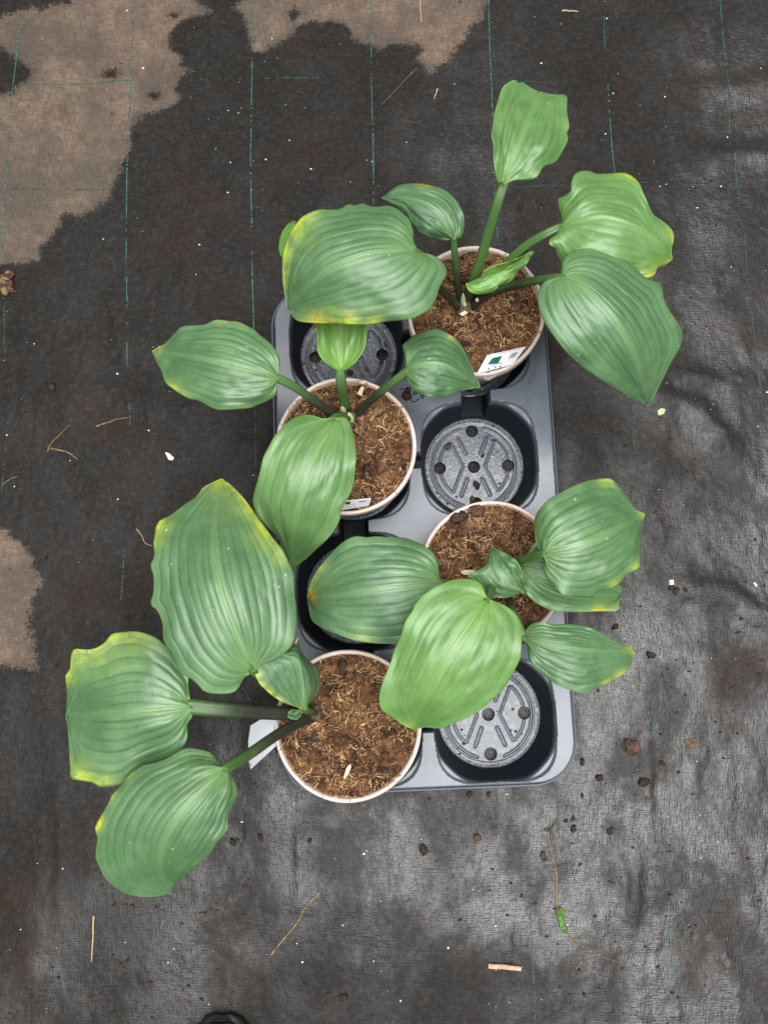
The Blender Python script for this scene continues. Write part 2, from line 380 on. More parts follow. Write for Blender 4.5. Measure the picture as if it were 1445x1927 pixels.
DRY = [np.vstack([[(-700, 60)], fr(FR5, [(0, 65), (60, 50), (150, 25), (260, 5), (300, -25)]), [(150, -500), (360, -500)],
                  fr(FR5, [(705, -20), (760, 15), (800, 45), (720, 60), (670, 85), (640, 130), (655, 190), (690, 230), (715, 265), (680, 300), (665, 340), (690, 385), (640, 405), (580, 425), (520, 455), (490, 480), (495, 530), (485, 580), (460, 640), (430, 690), (420, 750), (340, 790), (290, 815), (240, 815), (215, 870), (160, 930), (150, 975), (60, 995), (-20, 990)]), [(-700, 490)]]),
       np.vstack([[(460, -500)], fr(FR5, [(950, -20), (885, 30), (930, 80), (945, 150), (950, 195), (985, 200), (1020, 175), (1090, 155), (1110, 110), (1170, 85), (1250, 80), (1310, 110), (1335, 150), (1380, 165)]),
                  fr(FR6, [(0, 190), (50, 160), (100, 170), (150, 190), (130, 230), (180, 270), (240, 230), (270, 190), (310, 130), (330, 100), (370, 80), (380, 30), (385, -20)]), [(900, -500)]]),
       np.array([(-500, 990), (0, 995), (20, 1005), (55, 1030), (65, 1070), (85, 1100), (60, 1130), (55, 1180), (70, 1220), (70, 1257), (-500, 1257)], float)]
WETH = [fr(FR5, [(-120, 190), (0, 195), (50, 210), (95, 240), (115, 270), (100, 310), (50, 345), (0, 355), (-120, 360)]),
        fr(FR5, [(395, 262), (430, 255), (452, 275), (430, 296), (395, 290)]), fr(FR5, [(555, 355), (580, 345), (605, 362), (580, 375)]),
        fr(FR5, [(1088, 40), (1110, 30), (1130, 50), (1115, 72), (1092, 62)]), fr(FR5, [(635, 55), (660, 45), (690, 55), (660, 66)])]
dry = np.full(len(P2), -.05)
for poly in DRY:
    w = unproj(poly, 0.)[:, :2]; d = np.minimum(seg_dist(P2, w, True), .05); dry = np.maximum(dry, np.where(inside(P2, w), d, -d))
for poly in WETH:
    w = unproj(poly, 0.)[:, :2]; d = np.minimum(seg_dist(P2, w, True), .05); dry = np.minimum(dry, np.where(inside(P2, w), -d, d))
# wet film, its sheen painted in by region: glossier towards lower right, plus noise
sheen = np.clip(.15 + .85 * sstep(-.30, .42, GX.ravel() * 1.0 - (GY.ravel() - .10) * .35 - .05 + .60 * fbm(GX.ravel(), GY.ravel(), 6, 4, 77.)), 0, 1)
GV = np.stack([GX, GY, gz(GX, GY)], -1).reshape(-1, 3)
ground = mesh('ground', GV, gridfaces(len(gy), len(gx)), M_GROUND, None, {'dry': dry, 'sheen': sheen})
ground['kind'] = 'structure'
def on_ground(px, dz=0.):
    p = unproj(np.atleast_2d(np.asarray(px, float)), 0.); p[:, 2] = gz(p[:, 0], p[:, 1]) + dz; return p

# marker threads woven into the cloth
TH = [([(38, 30), (30, 130), (22, 200), (14, 320), (7, 400), (6, 495)], 1), ([(8, 560), (12, 660), (17, 760), (3, 930)], .3),
      ([(251, -30), (248, 100), (247, 160), (242, 290), (238, 380), (238, 480), (240, 560), (241, 690)], .85), ([(247, 760), (246, 800)], .5), ([(236, 1035), (234, 1065), (229, 1130)], .45),
      ([(222, 1400), (210, 1680), (212, 1927)], .22),
      ([(475, -30), (474, 150), (472, 300), (474, 420), (476, 540), (478, 620)], 1), ([(480, 760), (482, 880)], .3),
      ([(698, -30), (699, 150), (702, 265), (703, 390)], .9), ([(728, 1590), (735, 1740), (741, 1940)], .35),
      ([(918, -30), (922, 100), (926, 200), (930, 350), (936, 450)], 1), ([(996, 1690), (1002, 1800), (1008, 1940)], .45),
      ([(1136, 30), (1138, 90)], .4), ([(1143, 160), (1150, 270), (1156, 325)], 1), ([(1190, 750), (1194, 880)], .4), ([(1213, 1240), (1225, 1330), (1235, 1400)], .55),
      ([(1240, 1500), (1250, 1600)], .25), ([(1258, 1740), (1264, 1820), (1272, 1940)], .7),
      ([(1350, -30), (1358, 60), (1370, 190), (1372, 250)], .6), ([(1378, 290), (1390, 375)], .6), ([(1397, 430), (1405, 520), (1425, 690), (1438, 830)], .35),
      ([(45, 160), (120, 160), (245, 152)], .7), ([(340, 153), (450, 148), (600, 147)], .35), ([(20, 355), (200, 357)], .4), ([(-20, 1257), (75, 1257)], .4),
      ([(1150, 1517), (1195, 1520)], .3), ([(960, 353), (1040, 350), (1180, 345), (1260, 340)], .22), ([(920, 148), (1040, 158), (1060, 160)], .22)]
for pts, f in TH:
    w = unproj(np.array(pts, float), 0.)[:, :2]; L = np.linalg.norm(np.diff(w, axis=0), axis=1).sum(); n = max(6, int(L / .0026))
    q = curve(w, n + 1); q = q + .0004 * np.stack([vnoise(q[:, 1], q[:, 0], 60), vnoise(q[:, 0], q[:, 1], 60, 3.)], -1)
    V = []; Fc = []; A = []
    gate = vnoise(q[:, 0] + q[:, 1], q[:, 1] * 0 + len(pts), 38, f * 10)
    for i in range(n):
        if gate[i] + rng.random() * .5 - .25 > .02 + .26 * f: continue
        c = (q[i] + q[i + 1]) / 2; t = (q[i + 1] - q[i]); t /= np.linalg.norm(t) + 1e-9; s = np.array([-t[1], t[0]])
        hw = .00062 * (.7 + .6 * rng.random()); hl = .0011
        p4 = [c - t * hl - s * hw - t * .0005, c - t * hl + s * hw + t * .0005, c + t * hl + s * hw + t * .0005, c + t * hl - s * hw - t * .0005]
        top = np.array([[*p, 0] for p in p4]); top[:, 2] = gz(top[:, 0], top[:, 1]) + .0005; bot = top.copy(); bot[:, 2] -= .0012
        b = len(V); V += list(top) + list(bot); A += [np.clip(f * (.25 + .70 * rng.random()), 0, 1)] * 8
        Fc += [(b, b + 3, b + 2, b + 1)] + [(b + k, b + (k + 1) % 4, b + 4 + (k + 1) % 4, b + 4 + k) for k in range(4)]
    if V: mesh('marker_thread', V, Fc, M_THREAD, ground, {'fade': A}, smooth=False)

# ---------------------------------------------------------------- plant tray
ZT, ZF = .060, .008
CELLS = [(a, b) for b in (.2095, .07, -.07, -.2095) for a in (-.0705, .0695)]
st_ = .001
A1 = np.arange(-THX, THX + st_ / 2, st_); B1 = np.arange(-THY, THY + st_ / 2, st_)
TA, TB = np.meshgrid(A1, B1); TA = TA.copy(); TB = TB.copy()
def rrect(a, b):
    qx = np.abs(a) - (THX - TR); qy = np.abs(b) - (THY - TR)
    return np.hypot(np.maximum(qx, 0), np.maximum(qy, 0)) + np.minimum(np.maximum(qx, qy), 0) - TR
sd = rrect(TA, TB); k = (sd > 0) & (sd < 1.6 * st_)
for _ in range(3):                                   # snap the corner vertices to the rounded outline
    sd2 = rrect(TA, TB); gxx = (rrect(TA + 1e-5, TB) - sd2) / 1e-5; gyy = (rrect(TA, TB + 1e-5) - sd2) / 1e-5
    TA[k] -= (sd2 * gxx)[k]; TB[k] -= (sd2 * gyy)[k]
dead = sd >= 1.6 * st_
HO = [(0, 0), (.0395, 0), (-.0395, 0), (0, .0425), (0, -.0425)]; HR = .0072
for ca_, cb_ in CELLS:
    for hx, hy in HO:
        da, db = TA - ca_ - hx, TB - cb_ - hy; r = np.hypot(da, db)
        kk = (r < HR) & (r > HR - 1.5 * st_); s = np.where(kk, HR / np.maximum(r, 1e-6), 1)
        TA = np.where(kk, ca_ + hx + da * s, TA); TB = np.where(kk, cb_ + hy + db * s, TB)
        dead |= (r <= HR - 1.5 * st_)
TZ = np.full(TA.shape, ZT); FL = np.zeros(TA.shape); RG = np.zeros(TA.shape); own = np.full(TA.shape, -1)
NE, OH, RF = 3.5, .0640, .0560
def segf(p, q, a, b, w):
    a = np.array(a); b = np.array(b); ab = b - a; t = np.clip(((p - a[0]) * ab[0] + (q - a[1]) * ab[1]) / (ab @ ab), 0, 1)
    return np.exp(-(np.hypot(p - a[0] - t * ab[0], q - a[1] - t * ab[1]) / w) ** 4)
for ci, (ca_, cb_) in enumerate(CELLS):
    p, q = TA - ca_, TB - cb_; r = np.hypot(p, q); qo = (np.abs(p) ** NE + np.abs(q) ** NE) ** (1 / NE)
    d1 = OH - qo; w = np.clip(np.abs(2 * p * q) / np.maximum(r * r, 1e-9), 0, 1) ** 5
    led = .0052 * w; d1e = d1 - led; d2 = np.maximum(r - RF, 0)
    t = np.clip(d1e / np.maximum(d1e + d2, 1e-6), 0, 1); g = 1 - (1 - t) ** 1.5
    z = ZT - .0045 * sstep(0, .0012, d1) * sstep(.1, .5, w) - (ZT - ZF - .0045 * sstep(.1, .5, w)) * g
    z = np.where(d1 > 0, z, ZT)
    # moulded ribs on the floor
    ang = np.degrees(np.arctan2(q, p)); rib = 0
    for s in (-1, 1):
        for u in (-1, 1):
            rib = np.maximum(rib, segf(p, q, (s * .0125, 0), (s * .0255, u * .029), .0011))
            rib = np.maximum(rib, segf(p, q, (s * .0085, u * .0145), (s * .0165, u * .0335), .0017))
    arcw = np.exp(-((r - .0395) / .0011) ** 4) * (np.abs(np.sin(np.radians(ang))) < .73); rib = np.maximum(rib, arcw * (np.abs(np.abs(ang) - 90) > 38))
    ring = np.exp(-((r - .0475) / .0014) ** 4) * (np.abs(np.abs(ang) - 90) > 17); rib = np.maximum(rib, ring)
    z = z + np.where(r < RF, .0013 * rib + .001 * sstep(.0500, .0520, r), 0)
    sel = z < TZ; TZ = np.where(sel, z, TZ); own = np.where(d1 > -.003, ci, own)
    FL = np.maximum(FL, (r < RF + .001) * 1.); RG = np.maximum(RG, np.exp(-((r - RF) / .0022) ** 2))
# drainage channels between neighbouring cups
for (a0, b0, horiz, hw, zb) in [(a, b, False, .0125, .016) for a in (-.0705, .0695) for b in (.14, 0, -.14)] + [(0, b, True, .0055, .030) for b in (.2095, .07, -.07, -.2095)]:
    u, v = (TB - b0, TA - a0) if not horiz else (TA - a0, TB - b0)
    zc = zb + (ZT - zb) * sstep(hw, hw + .004, np.abs(v))
    zc = np.where(np.abs(u) < .020, zc, ZT)
    if horiz: zc = np.where(np.abs(u) < .014, zc, ZT)
    sel = zc < TZ - 1e-5; TZ = np.where(sel, zc, TZ)
    near = [min(range(8), key=lambda i: (CELLS[i][0] - a0 - (1e-4)) ** 2 + (CELLS[i][1] - b0 - 1e-4) ** 2)][0]
    own = np.where(sel & (own < 0), near, own)
WL = sstep(.004, .012, ZT - TZ) * (1 - FL)  # painted shade weight for cup and channel walls, growing below the deck
nr, nc = TA.shape; q4 = gridfaces(nr, nc); dd = dead.ravel(); q4 = q4[~dd[q4].any(1)]
wx, wy = tray_w(TA, TB); TV = np.stack([wx, wy, TZ], -1).reshape(-1, 3)
tray = empty('plant_tray', (TC[0], TC[1], 0), 'grey plastic eight-cup carrying tray holding four of the potted plants', 'tray')
zq = TZ.ravel()[q4].min(1); isdeck = zq > ZT - .0003; ow = own.ravel()[q4].max(1); isdeck |= ow < 0
def sub(name, sel, parent):
    f = q4[sel]; u, inv = np.unique(f, return_inverse=True)
    return mesh(name, TV[u], inv.reshape(f.shape), M_TRAY, parent, {'floor': FL.ravel()[u], 'ring': RG.ravel()[u], 'wall_shade': WL.ravel()[u]})
deck = sub('deck', isdeck, tray)
for ci in range(8): sub('cup', (~isdeck) & (ow == ci), tray)
prof = [(-.0005, .0600), (.0010, .0598), (.0018, .0590), (.0024, .0570), (.0042, .0490), (.0052, .0487), (.0062, .0490), (.0068, .0484), (.0070, .0440), (.0056, .0435), (.0050, .034)]
path = []; 
for cx_, cy_, a0 in ((1, 1, 0), (-1, 1, 90), (-1, -1, 180), (1, -1, 270)):
    for k in range(13):
        an = math.radians(a0 + 90 * k / 12); path.append((cx_ * (THX - TR), cy_ * (THY - TR), math.cos(an), math.sin(an)))
V = []
for off, z in prof:
    for px_, py_, ux, uy in path:
        x, y = tray_w(px_ + ux * (TR + off), py_ + uy * (TR + off)); V.append((x, y, z))
nv_ = len(V)
mesh('rim', V, gridfaces(len(prof), len(path), True), M_TRAY, tray, {'floor': np.zeros(nv_), 'ring': np.zeros(nv_), 'wall_shade': np.repeat([0, 0, .3, 1, 1, .6, 0, 0, 1, 1, 1], len(path))})  # step and underside rows weighted for the painted shade
# scuffed characters on the deck between the cups
def strip(name, px, z, w, mat, parent, h=.0004):
    p = unproj(np.array(px, float), z); V, Fc = tube(curve(p, 14), w, 6, flat=.4); return mesh(name, V, Fc, mat, parent)
FRM = (720, 690, 12.04)
for pts in ([(400, 510), (470, 505), (545, 510), (500, 560), (470, 590)], [(625, 450), (615, 560), (640, 700), (660, 790), (720, 800), (820, 730)], [(700, 590), (740, 565), (770, 590), (745, 625), (700, 620), (700, 590)],
            [(865, 655), (920, 655), (918, 712), (866, 705), (865, 655)], [(640, 660), (668, 665), (655, 690)]):
    strip('mark', fr(FRM, pts), ZT + .0002, .0007, M_MARK, tray)

# ---------------------------------------------------------------- leaves
def leaf(root, J, T, left, right, mid, z, kl=-.012, kr=-.012, nv=7, amp=.0009, tone=.15, yellow=(), orange=(), stalk=None, frame=FR0, und=.0025, dark=1., sr=(.0042, .0034), fleck=.6, sw=0., pre_z=None, name='leaf', label=None):
    NS, NV = 61, 6 * nv + 1
    J_ = fr(frame, [J]); T_ = fr(frame, [T])
    E = {}
    for sgn, pts in ((-1, left), (1, right)):
        E[sgn] = curve(np.vstack([J_, fr(frame, pts), T_]), NS)
    Mi = curve(np.vstack([J_, fr(frame, mid), T_]), NS)
    Es = {}
    for sgn in (-1, 1):
        e = E[sgn].copy()
        for _ in range(26): e[1:-1] = .25 * e[:-2] + .5 * e[1:-1] + .25 * e[2:]
        Es[sgn] = e
    s = np.linspace(0, 1, NS); vv = np.linspace(-1, 1, 2 * NV - 1)
    z0, z1, z2 = z
    zm = z0 * (1 - s) * (1 - 2 * s) + 4 * z1 * s * (1 - s) + z2 * s * (2 * s - 1)
    env = np.sin(np.pi * np.clip(s, 0, 1) ** .65) ** .8
    PX = np.zeros((NS, len(vv), 2)); Z = np.zeros((NS, len(vv))); pl = np.zeros_like(Z); md = np.zeros_like(Z)
    ph = rng.random() * 6
    for j, v in enumerate(vv):
        sg = -1 if v < 0 else 1; a = abs(v)
        PX[:, j] = Mi + a * (Es[sg] - Mi) + a ** 5 * (E[sg] - Es[sg])
        aw = np.clip(a ** .9 + (.020 * math.sin(9 * a + ph + sg) + .012 * math.sin(23 * a + 2 * ph)) * a * (1 - a) * 4, 0, 1); pleat = np.abs(np.sin(np.pi * nv * aw)) ** .6
        pe = env * (1 - .75 * sstep(.82, 1., np.full(NS, a)))
        k = kl if v < 0 else kr
        Z[:, j] = zm + k * a ** 1.8 * env + amp * (.82 + .22 * math.sin(11 * a + 3 * ph) + .25 * np.sin(5 * s + 7 * v + ph)) * (pleat - .5) * pe - .0012 * np.exp(-(a / .05) ** 2) * (1 - s)
        Z[:, j] += und * a ** 3 * env * (np.sin(s * 15 + ph + sg) + .6 * np.sin(s * 27 + 2 * ph * sg))
        Z[:, j] += .0042 * fbm(s * 3 + ph, np.full(NS, v * 2 + ph), 1.3, 3) * min(1, a * 3)
        pl[:, j] = 1 - (1 - pleat) * pe
        md[:, j] = 1.1 * np.exp(-(a / (.045 + .03 * s)) ** 2) * (1 - s) ** .8 + .80 * np.exp(-(s / .20) ** 1.3) * np.exp(-(a / .8) ** 2) * .8
    P = unproj(PX, Z)
    V = P.reshape(-1, 3); Fq = gridfaces(NS, len(vv))
    a, b, c = V[Fq[:, 0]], V[Fq[:, 1]], V[Fq[:, 2]]
    if np.cross(b - a, c - a)[:, 2].sum() < 0: Fq = Fq[:, ::-1]
    fp = PX.reshape(-1, 2); ye = np.zeros(len(fp)); og = np.zeros(len(fp))
    av = np.abs(np.tile(vv, NS)); ss = np.repeat(s, len(vv))
    ye = np.maximum(ye, .28 * sstep(.975, 1., av) * sstep(.08, .2, ss))
    for yx, yy, r, am in yellow:
        d = np.hypot(fp[:, 0] - yx, fp[:, 1] - yy); ye = np.maximum(ye, 1.15 * am * np.exp(-(d / (.95 * r)) ** 2) * (.18 + .82 * np.maximum(av, sstep(.8, 1., ss)) ** 6))
    for yx, yy, r, am in orange:
        d = np.hypot(fp[:, 0] - yx, fp[:, 1] - yy); og = np.maximum(og, am * np.exp(-(d / r) ** 2))
    n = len(V)
    tn = np.clip(tone + .25 * np.exp(-(ss / .12) ** 2), 0, 1)
    ob = mesh(name, V, Fq, M_LEAF, root, {'tone': tn, 'vein': pl.ravel(), 'mid': md.ravel(), 'yellow': ye, 'orange': og, 'fleck': np.full(n, fleck), 's': ss, 'v': np.tile(vv, NS)})
    if label: ob['label'] = label
    so = ob.modifiers.new('thickness', 'SOLIDIFY'); so.thickness = .0007; so.offset = -1
    if stalk:
        sp = np.array([[*fr(stalk['f'] if 'f' in stalk else frame, [q[:2]])[0], q[2]] for q in stalk['p']])
        W3 = unproj(sp[:, :2], sp[:, 2])
        jn = P[0, NV - 1]; m1 = P[int(NS * .09), NV - 1]; m2 = P[int(NS * .3), NV - 1]
        W3 = np.vstack([W3, jn - [0, 0, sr[1] * .62], m1 - [0, 0, sr[1] * .85], m2 - [0, 0, .0016]])
        C = curve(W3, 48); tt = np.linspace(0, 1, 48)
        r0, r1 = sr; rad = r0 + (r1 - r0) * tt
        L = np.r_[0, np.cumsum(np.linalg.norm(np.diff(C, axis=0), axis=1))]; dj = np.linalg.norm(C - jn, axis=1); ij = int(dj.argmin())
        rad[ij:] = rad[ij] * np.linspace(1, .28, 48 - ij) if ij < 47 else rad[ij:]
        if sw: rad *= 1 + sw * np.exp(-((tt - ij / 47) / .25) ** 2)
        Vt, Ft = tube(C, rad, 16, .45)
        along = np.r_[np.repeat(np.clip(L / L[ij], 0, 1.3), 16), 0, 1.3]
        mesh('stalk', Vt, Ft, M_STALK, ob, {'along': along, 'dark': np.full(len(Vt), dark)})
    return ob

# ---------------------------------------------------------------- pots with soil
ZP = ZF + .0013
def potted(px, label, seed, rx=0.):
    c = unproj(np.array([px], float), .131)[0]
    root = empty('potted_plant', (c[0], c[1], ZP), label, 'potted plant', 'young potted plants with broad ribbed leaves')
    R = .0702
    V, Fq = lathe([(0, 0), (.047, 0), (.0485, .0015), (.0662, .1075), (.0640, .1075), (.0470, .003)], 96, (c[0], c[1], ZP))
    pot = mesh('pot', V, Fq, M_POT, root)
    pr = [(.0655, .1040), (.0662, .1200), (.0668, .1218), (.0678, .1227), (.0691, .1228), (.0701, .1220), (.0706, .1202), (.0704, .1090), (.0695, .1065), (.0660, .1060)]
    V, Fq = lathe(pr, 120, (c[0], c[1], ZP))
    a = np.arctan2(V[:, 1] - c[1], V[:, 0] - c[0]); sc = 1 + .006 * np.sin(2 * a + seed) + .003 * np.sin(5 * a + seed * 2)
    V[:, 0] = c[0] + (V[:, 0] - c[0]) * sc; V[:, 1] = c[1] + (V[:, 1] - c[1]) * sc; V[:, 2] += .0008 * np.sin(3 * a + seed)
    mesh('rim', V, Fq, M_RIM, pot)
    zs = ZP + .1185; nrr, na = 64, 220
    rr = np.linspace(0, .0668, nrr)[:, None]; aa = np.linspace(0, 2 * np.pi, na, endpoint=False)[None]
    X = c[0] + rr * np.cos(aa); Y = c[1] + rr * np.sin(aa)
    def sz(X, Y):
        r = np.hypot(X - c[0], Y - c[1])
        return zs + .0055 * fbm(X, Y, 75, 5, seed * 7.) * 1.75 + .0035 * fbm(X, Y, 22, 2, seed * 3.) + .0028 * np.abs(fbm(X, Y, 210, 2, seed)) - .0035 * sstep(.052, .066, r) + .002 * sstep(.05, .0, r)
    soil = mesh('soil', np.stack([X, Y, sz(X, Y)], -1).reshape(-1, 3), gridfaces(nrr, na, True), M_SOIL, root)
    Vs, Fs, As, nb = [], [], [], 0
    for i in range(420):
        r = .0655 * math.sqrt(rng.random()); a = rng.random() * 6.283; x, y = c[0] + r * math.cos(a), c[1] + r * math.sin(a)
        s = .0007 + .0024 * rng.random() ** 4.0
        if i < 3: s = .0022 + .0015 * rng.random()
        v, f = lump((x, y, float(sz(np.array(x), np.array(y))) + s * .3), s, 1 if s < .002 else 2, (1 + .4 * rng.random(), 1, .8), .35)
        Vs.append(v); Fs.append(f + nb); nb += len(v); As.append(np.full(len(v), rng.random() ** 1.5))
    mesh('crumbs', np.vstack(Vs), np.vstack(Fs), M_CRUMB, soil, {'rnd': np.concatenate(As)})['kind'] = 'stuff'
    Vs, Fs, As, nb = [], [], [], 0
    for i in range(2100):
        r = .0668 * math.sqrt(rng.random()); a = rng.random() * 6.283; x, y = c[0] + r * math.cos(a), c[1] + r * math.sin(a)
        if fbm(x, y, 45, 2, seed * 5.) + rng.random() * .7 < .22: continue
        L = .0026 + .0095 * rng.random() ** 2.0; yaw = rng.random() * 6.283; cv = (rng.random() - .5) * 2.6; tl = (rng.random() - .35) * .9
        w = .00017 + .00038 * rng.random() ** 2.5
        if i % 90 == 0: w *= 2.2; L *= 1.3
        u = np.linspace(-.5, .5, 6); th = yaw + cv * u
        xs = x + np.cumsum(np.cos(th)) * L / 6 - np.cos(yaw) * L / 2; ys = y + np.cumsum(np.sin(th)) * L / 6 - np.sin(yaw) * L / 2
        zz = np.maximum(sz(xs, ys), zs - .004) + .0007 + (u + .5) * L * max(tl, 0) * .7
        rr_ = np.hypot(xs - c[0], ys - c[1]); zz = np.maximum(zz, np.where(rr_ > .0635, ZP + .1238, 0))
        v, f = tube(np.stack([xs, ys, zz], -1), np.array([.6, 1, 1.1, 1, .9, .4]) * w, 4, flat=.7)
        f = np.array([q if len(q) == 4 else (*q, q[-1]) for q in f]); tri = np.vstack([f[:, [0, 1, 2]], f[f[:, 2] != f[:, 3]][:, [0, 2, 3]]])
        Vs.append(v); Fs.append(tri + nb); nb += len(v); As.append(np.full(len(v), rng.random() ** 1.3))
    mesh('fibres', np.vstack(Vs), np.vstack(Fs), M_FIBRE, soil, {'rnd': np.concatenate(As)})['kind'] = 'stuff'
    return root, c, sz
ZS = ZP + .117

# ---- plant at the far right of the tray
pA, cA, szA = potted((896, 583), 'tallest potted plant, leaves fanned up and outward, card with green square in pot', 1.0)
leaf(pA, (745, 305), (185, 545), [(733, 285), (718, 255), (718, 215), (700, 165), (685, 150), (650, 120), (610, 105), (565, 110), (535, 108), (500, 95), (470, 105), (440, 98), (410, 118), (360, 122), (315, 122), (250, 150), (215, 190), (185, 240), (165, 310), (160, 380), (165, 450), (175, 510)],
     [(790, 312), (825, 330), (855, 365), (858, 400), (830, 450), (815, 500), (790, 545), (740, 575), (690, 590), (600, 600), (540, 612), (450, 612), (380, 608), (310, 606), (230, 597), (200, 570)],
     [(650, 300), (520, 312), (380, 365), (270, 445)], (.262, .282, .225), -.018, -.022, 8, .0011, .12,
     [(548, 418, 48, 1.1), (533, 470, 28, .9), (535, 520, 22, .7), (610, 607, 34, 1.2), (650, 608, 30, 1.), (700, 608, 24, .7)], [(597, 603, 14, 1.1), (655, 598, 6, .9)],
     {'f': FR4, 'p': [(428, 1050, ZS - .004), (382, 1000, .155), (335, 955, .185), (275, 850, .235)]}, FR1, dark=1.)
leaf(pA, (392, 747), (88, 570), [(365, 752), (330, 748), (285, 735), (235, 705), (205, 670), (190, 640), (160, 610), (120, 592)],
     [(425, 735), (437, 690), (432, 640), (410, 590), (380, 555), (340, 530), (290, 515), (240, 508), (190, 510), (150, 520), (110, 550)],
     [(375, 700), (340, 640), (280, 595), (190, 570)], (.218, .236, .205), -.012, -.012, 6, .0005, .05, [(800, 348, 12, .5)], [(790, 346, 7, .8)],
     {'p': [(425, 1040, ZS - .004), (412, 960, .15), (404, 890, .172), (396, 810, .20)]}, FR4, dark=.75, sr=(.0036, .0030))
leaf(pA, (603, 512), (762, 122), [(578, 500), (566, 440), (560, 380), (566, 345), (553, 300), (562, 255), (565, 215), (578, 165), (600, 100), (625, 80), (650, 68), (668, 80), (685, 77), (712, 96)],
     [(632, 502), (655, 497), (700, 495), (745, 480), (775, 435), (825, 415), (860, 360), (878, 320), (872, 295), (882, 265), (872, 205), (873, 170), (868, 133), (810, 130)],
     [(650, 385), (695, 270), (735, 180)], (.250, .262, .235), .012, -.008, 6, .0006, .45, [], [],
     {'p': [(445, 1035, ZS - .004), (470, 940, .155), (500, 850, .18), (545, 700, .215), (575, 600, .236)]}, FR4, dark=.28, sr=(.0054, .0042), sw=.05)
leaf(pA, (847, 690), (1318, 832), [(852, 668), (835, 610), (835, 570), (855, 565), (885, 540), (890, 510), (905, 470), (935, 455), (970, 455), (1000, 467), (1060, 465), (1110, 462), (1140, 472), (1175, 500), (1195, 545), (1215, 590), (1240, 640), (1275, 665), (1305, 690), (1325, 720), (1325, 760), (1312, 790)],
     [(825, 725), (800, 745), (798, 770), (825, 785), (828, 810), (845, 850), (850, 890), (920, 905), (1000, 912), (1120, 915), (1215, 910), (1250, 890), (1255, 870), (1300, 850)],
     [(940, 668), (1040, 657), (1180, 700), (1280, 780)], (.218, .238, .200), -.010, -.016, 7, .0008, .5,
     [(1245, 500, 28, .7), (1262, 440, 22, .6), (1215, 520, 22, .7), (1180, 330, 20, .5), (1230, 520, 14, 1.1)], [],
     {'p': [(452, 1035, ZS - .004), (520, 940, .15), (600, 865, .172), (690, 780, .195), (780, 725, .21)]}, FR4, dark=.35, sr=(.0046, .0040), und=.005)
leaf(pA, (840, 905), (1215, 1452), [(850, 880), (850, 850), (870, 815), (905, 795), (960, 785), (1020, 790), (1080, 815), (1130, 845), (1180, 885), (1215, 912), (1270, 935), (1285, 1000), (1310, 1050), (1340, 1095), (1362, 1140), (1355, 1200), (1310, 1280), (1265, 1370), (1235, 1430)],
     [(815, 910), (775, 925), (752, 970), (750, 1020), (765, 1070), (785, 1115), (825, 1170), (870, 1225), (925, 1280), (990, 1325), (1060, 1370), (1130, 1410), (1180, 1435)],
     [(920, 935), (1000, 1000), (1090, 1105), (1160, 1240), (1205, 1390)], (.242, .250, .165), -.022, -.014, 8, .0011, .10, [], [],
     {'p': [(452, 1055, ZS - .004), (520, 990, .155), (600, 955, .18), (720, 925, .215)]}, FR4, dark=1.25, sr=(.0046, .0036))
leaf(pA, (722, 797), (445, 935), [(700, 810), (660, 830), (620, 845), (560, 860), (520, 885), (510, 905), (465, 925)], [(720, 820), (695, 860), (660, 890), (640, 920), (590, 955), (540, 975), (490, 980), (458, 965)],
     [(650, 865), (570, 910), (500, 945)], (.190, .182, .176), .014, -.010, 4, .0003, .9, [], [], {'p': [(458, 1040, ZS - .004), (540, 930, .140), (640, 850, .165)]}, FR4, dark=.6, fleck=.2, sr=(.0036, .003))

# ---- plant in the second row, left
pB, cB, szB = potted((651, 838), 'potted plant with one leaf drooping over the front of its rim and one upright', 2.3)
leaf(pB, (526, 712), (287, 661.7), [(526.5, 690), (524, 668), (509, 646), (487, 628), (478.6, 620), (450, 606), (430, 604), (406, 602), (384, 611), (344, 614), (328.6, 628.6), (311, 646)],
     [(522, 716), (520.7, 741), (504, 754), (482, 763), (467.6, 768.5), (432, 771), (406, 770), (375, 755), (353, 749), (326, 732), (311, 719), (304, 697), (293, 677)],
     [(480, 696), (430, 684), (360, 670)], (.205, .213, .170), -.012, -.012, 7, .0007, .12, [(300, 655, 20, .6), (330, 735, 25, .5), (460, 770, 12, .4)], [(420, 604, 10, .7), (453, 607, 6, .5)],
     {'f': FR1, 'p': [(452, 1012, ZS - .003), (380, 990, .15), (300, 938, .172), (220, 880, .19)]}, FR0, dark=1.05, sr=(.0042, .0040))
leaf(pB, (407, 812), (208, 172), [(385, 800), (350, 775), (318, 740), (310, 700), (312, 660), (302, 612), (260, 540), (210, 450), (172, 350), (148, 300), (150, 250), (165, 210), (190, 180)],
     [(425, 805), (470, 770), (505, 720), (517, 680), (520, 612), (510, 500), (450, 380), (370, 280), (290, 210)], [(409, 700), (408, 615), (375, 480), (300, 320)],
     (.195, .200, .165), .012, .012, 6, .0003, .85, [], [], {'p': [(436, 1000, ZS - .004), (424, 940, .150), (413, 870, .180)]}, FR1, dark=.3, fleck=.2, sr=(.0052, .0048))
leaf(pB, (690, 808), (1000, 878), [(683, 780), (678, 740), (672, 700), (690, 680), (730, 650), (780, 635), (815, 628), (850, 642), (890, 665), (920, 695), (945, 740), (965, 790), (980, 830)],
     [(690, 840), (697, 862), (725, 895), (770, 915), (820, 920), (860, 915), (920, 895), (960, 885)], [(760, 780), (850, 785), (930, 830)],
     (.200, .208, .168), -.014, -.010, 6, .0007, .10, [(895, 738, 12, .7)], [(850, 632, 7, 1.2)], {'p': [(462, 1010, ZS - .004), (535, 935, .16), (610, 872, .182)]}, FR1, dark=1.05, sr=(.0042, .0038))
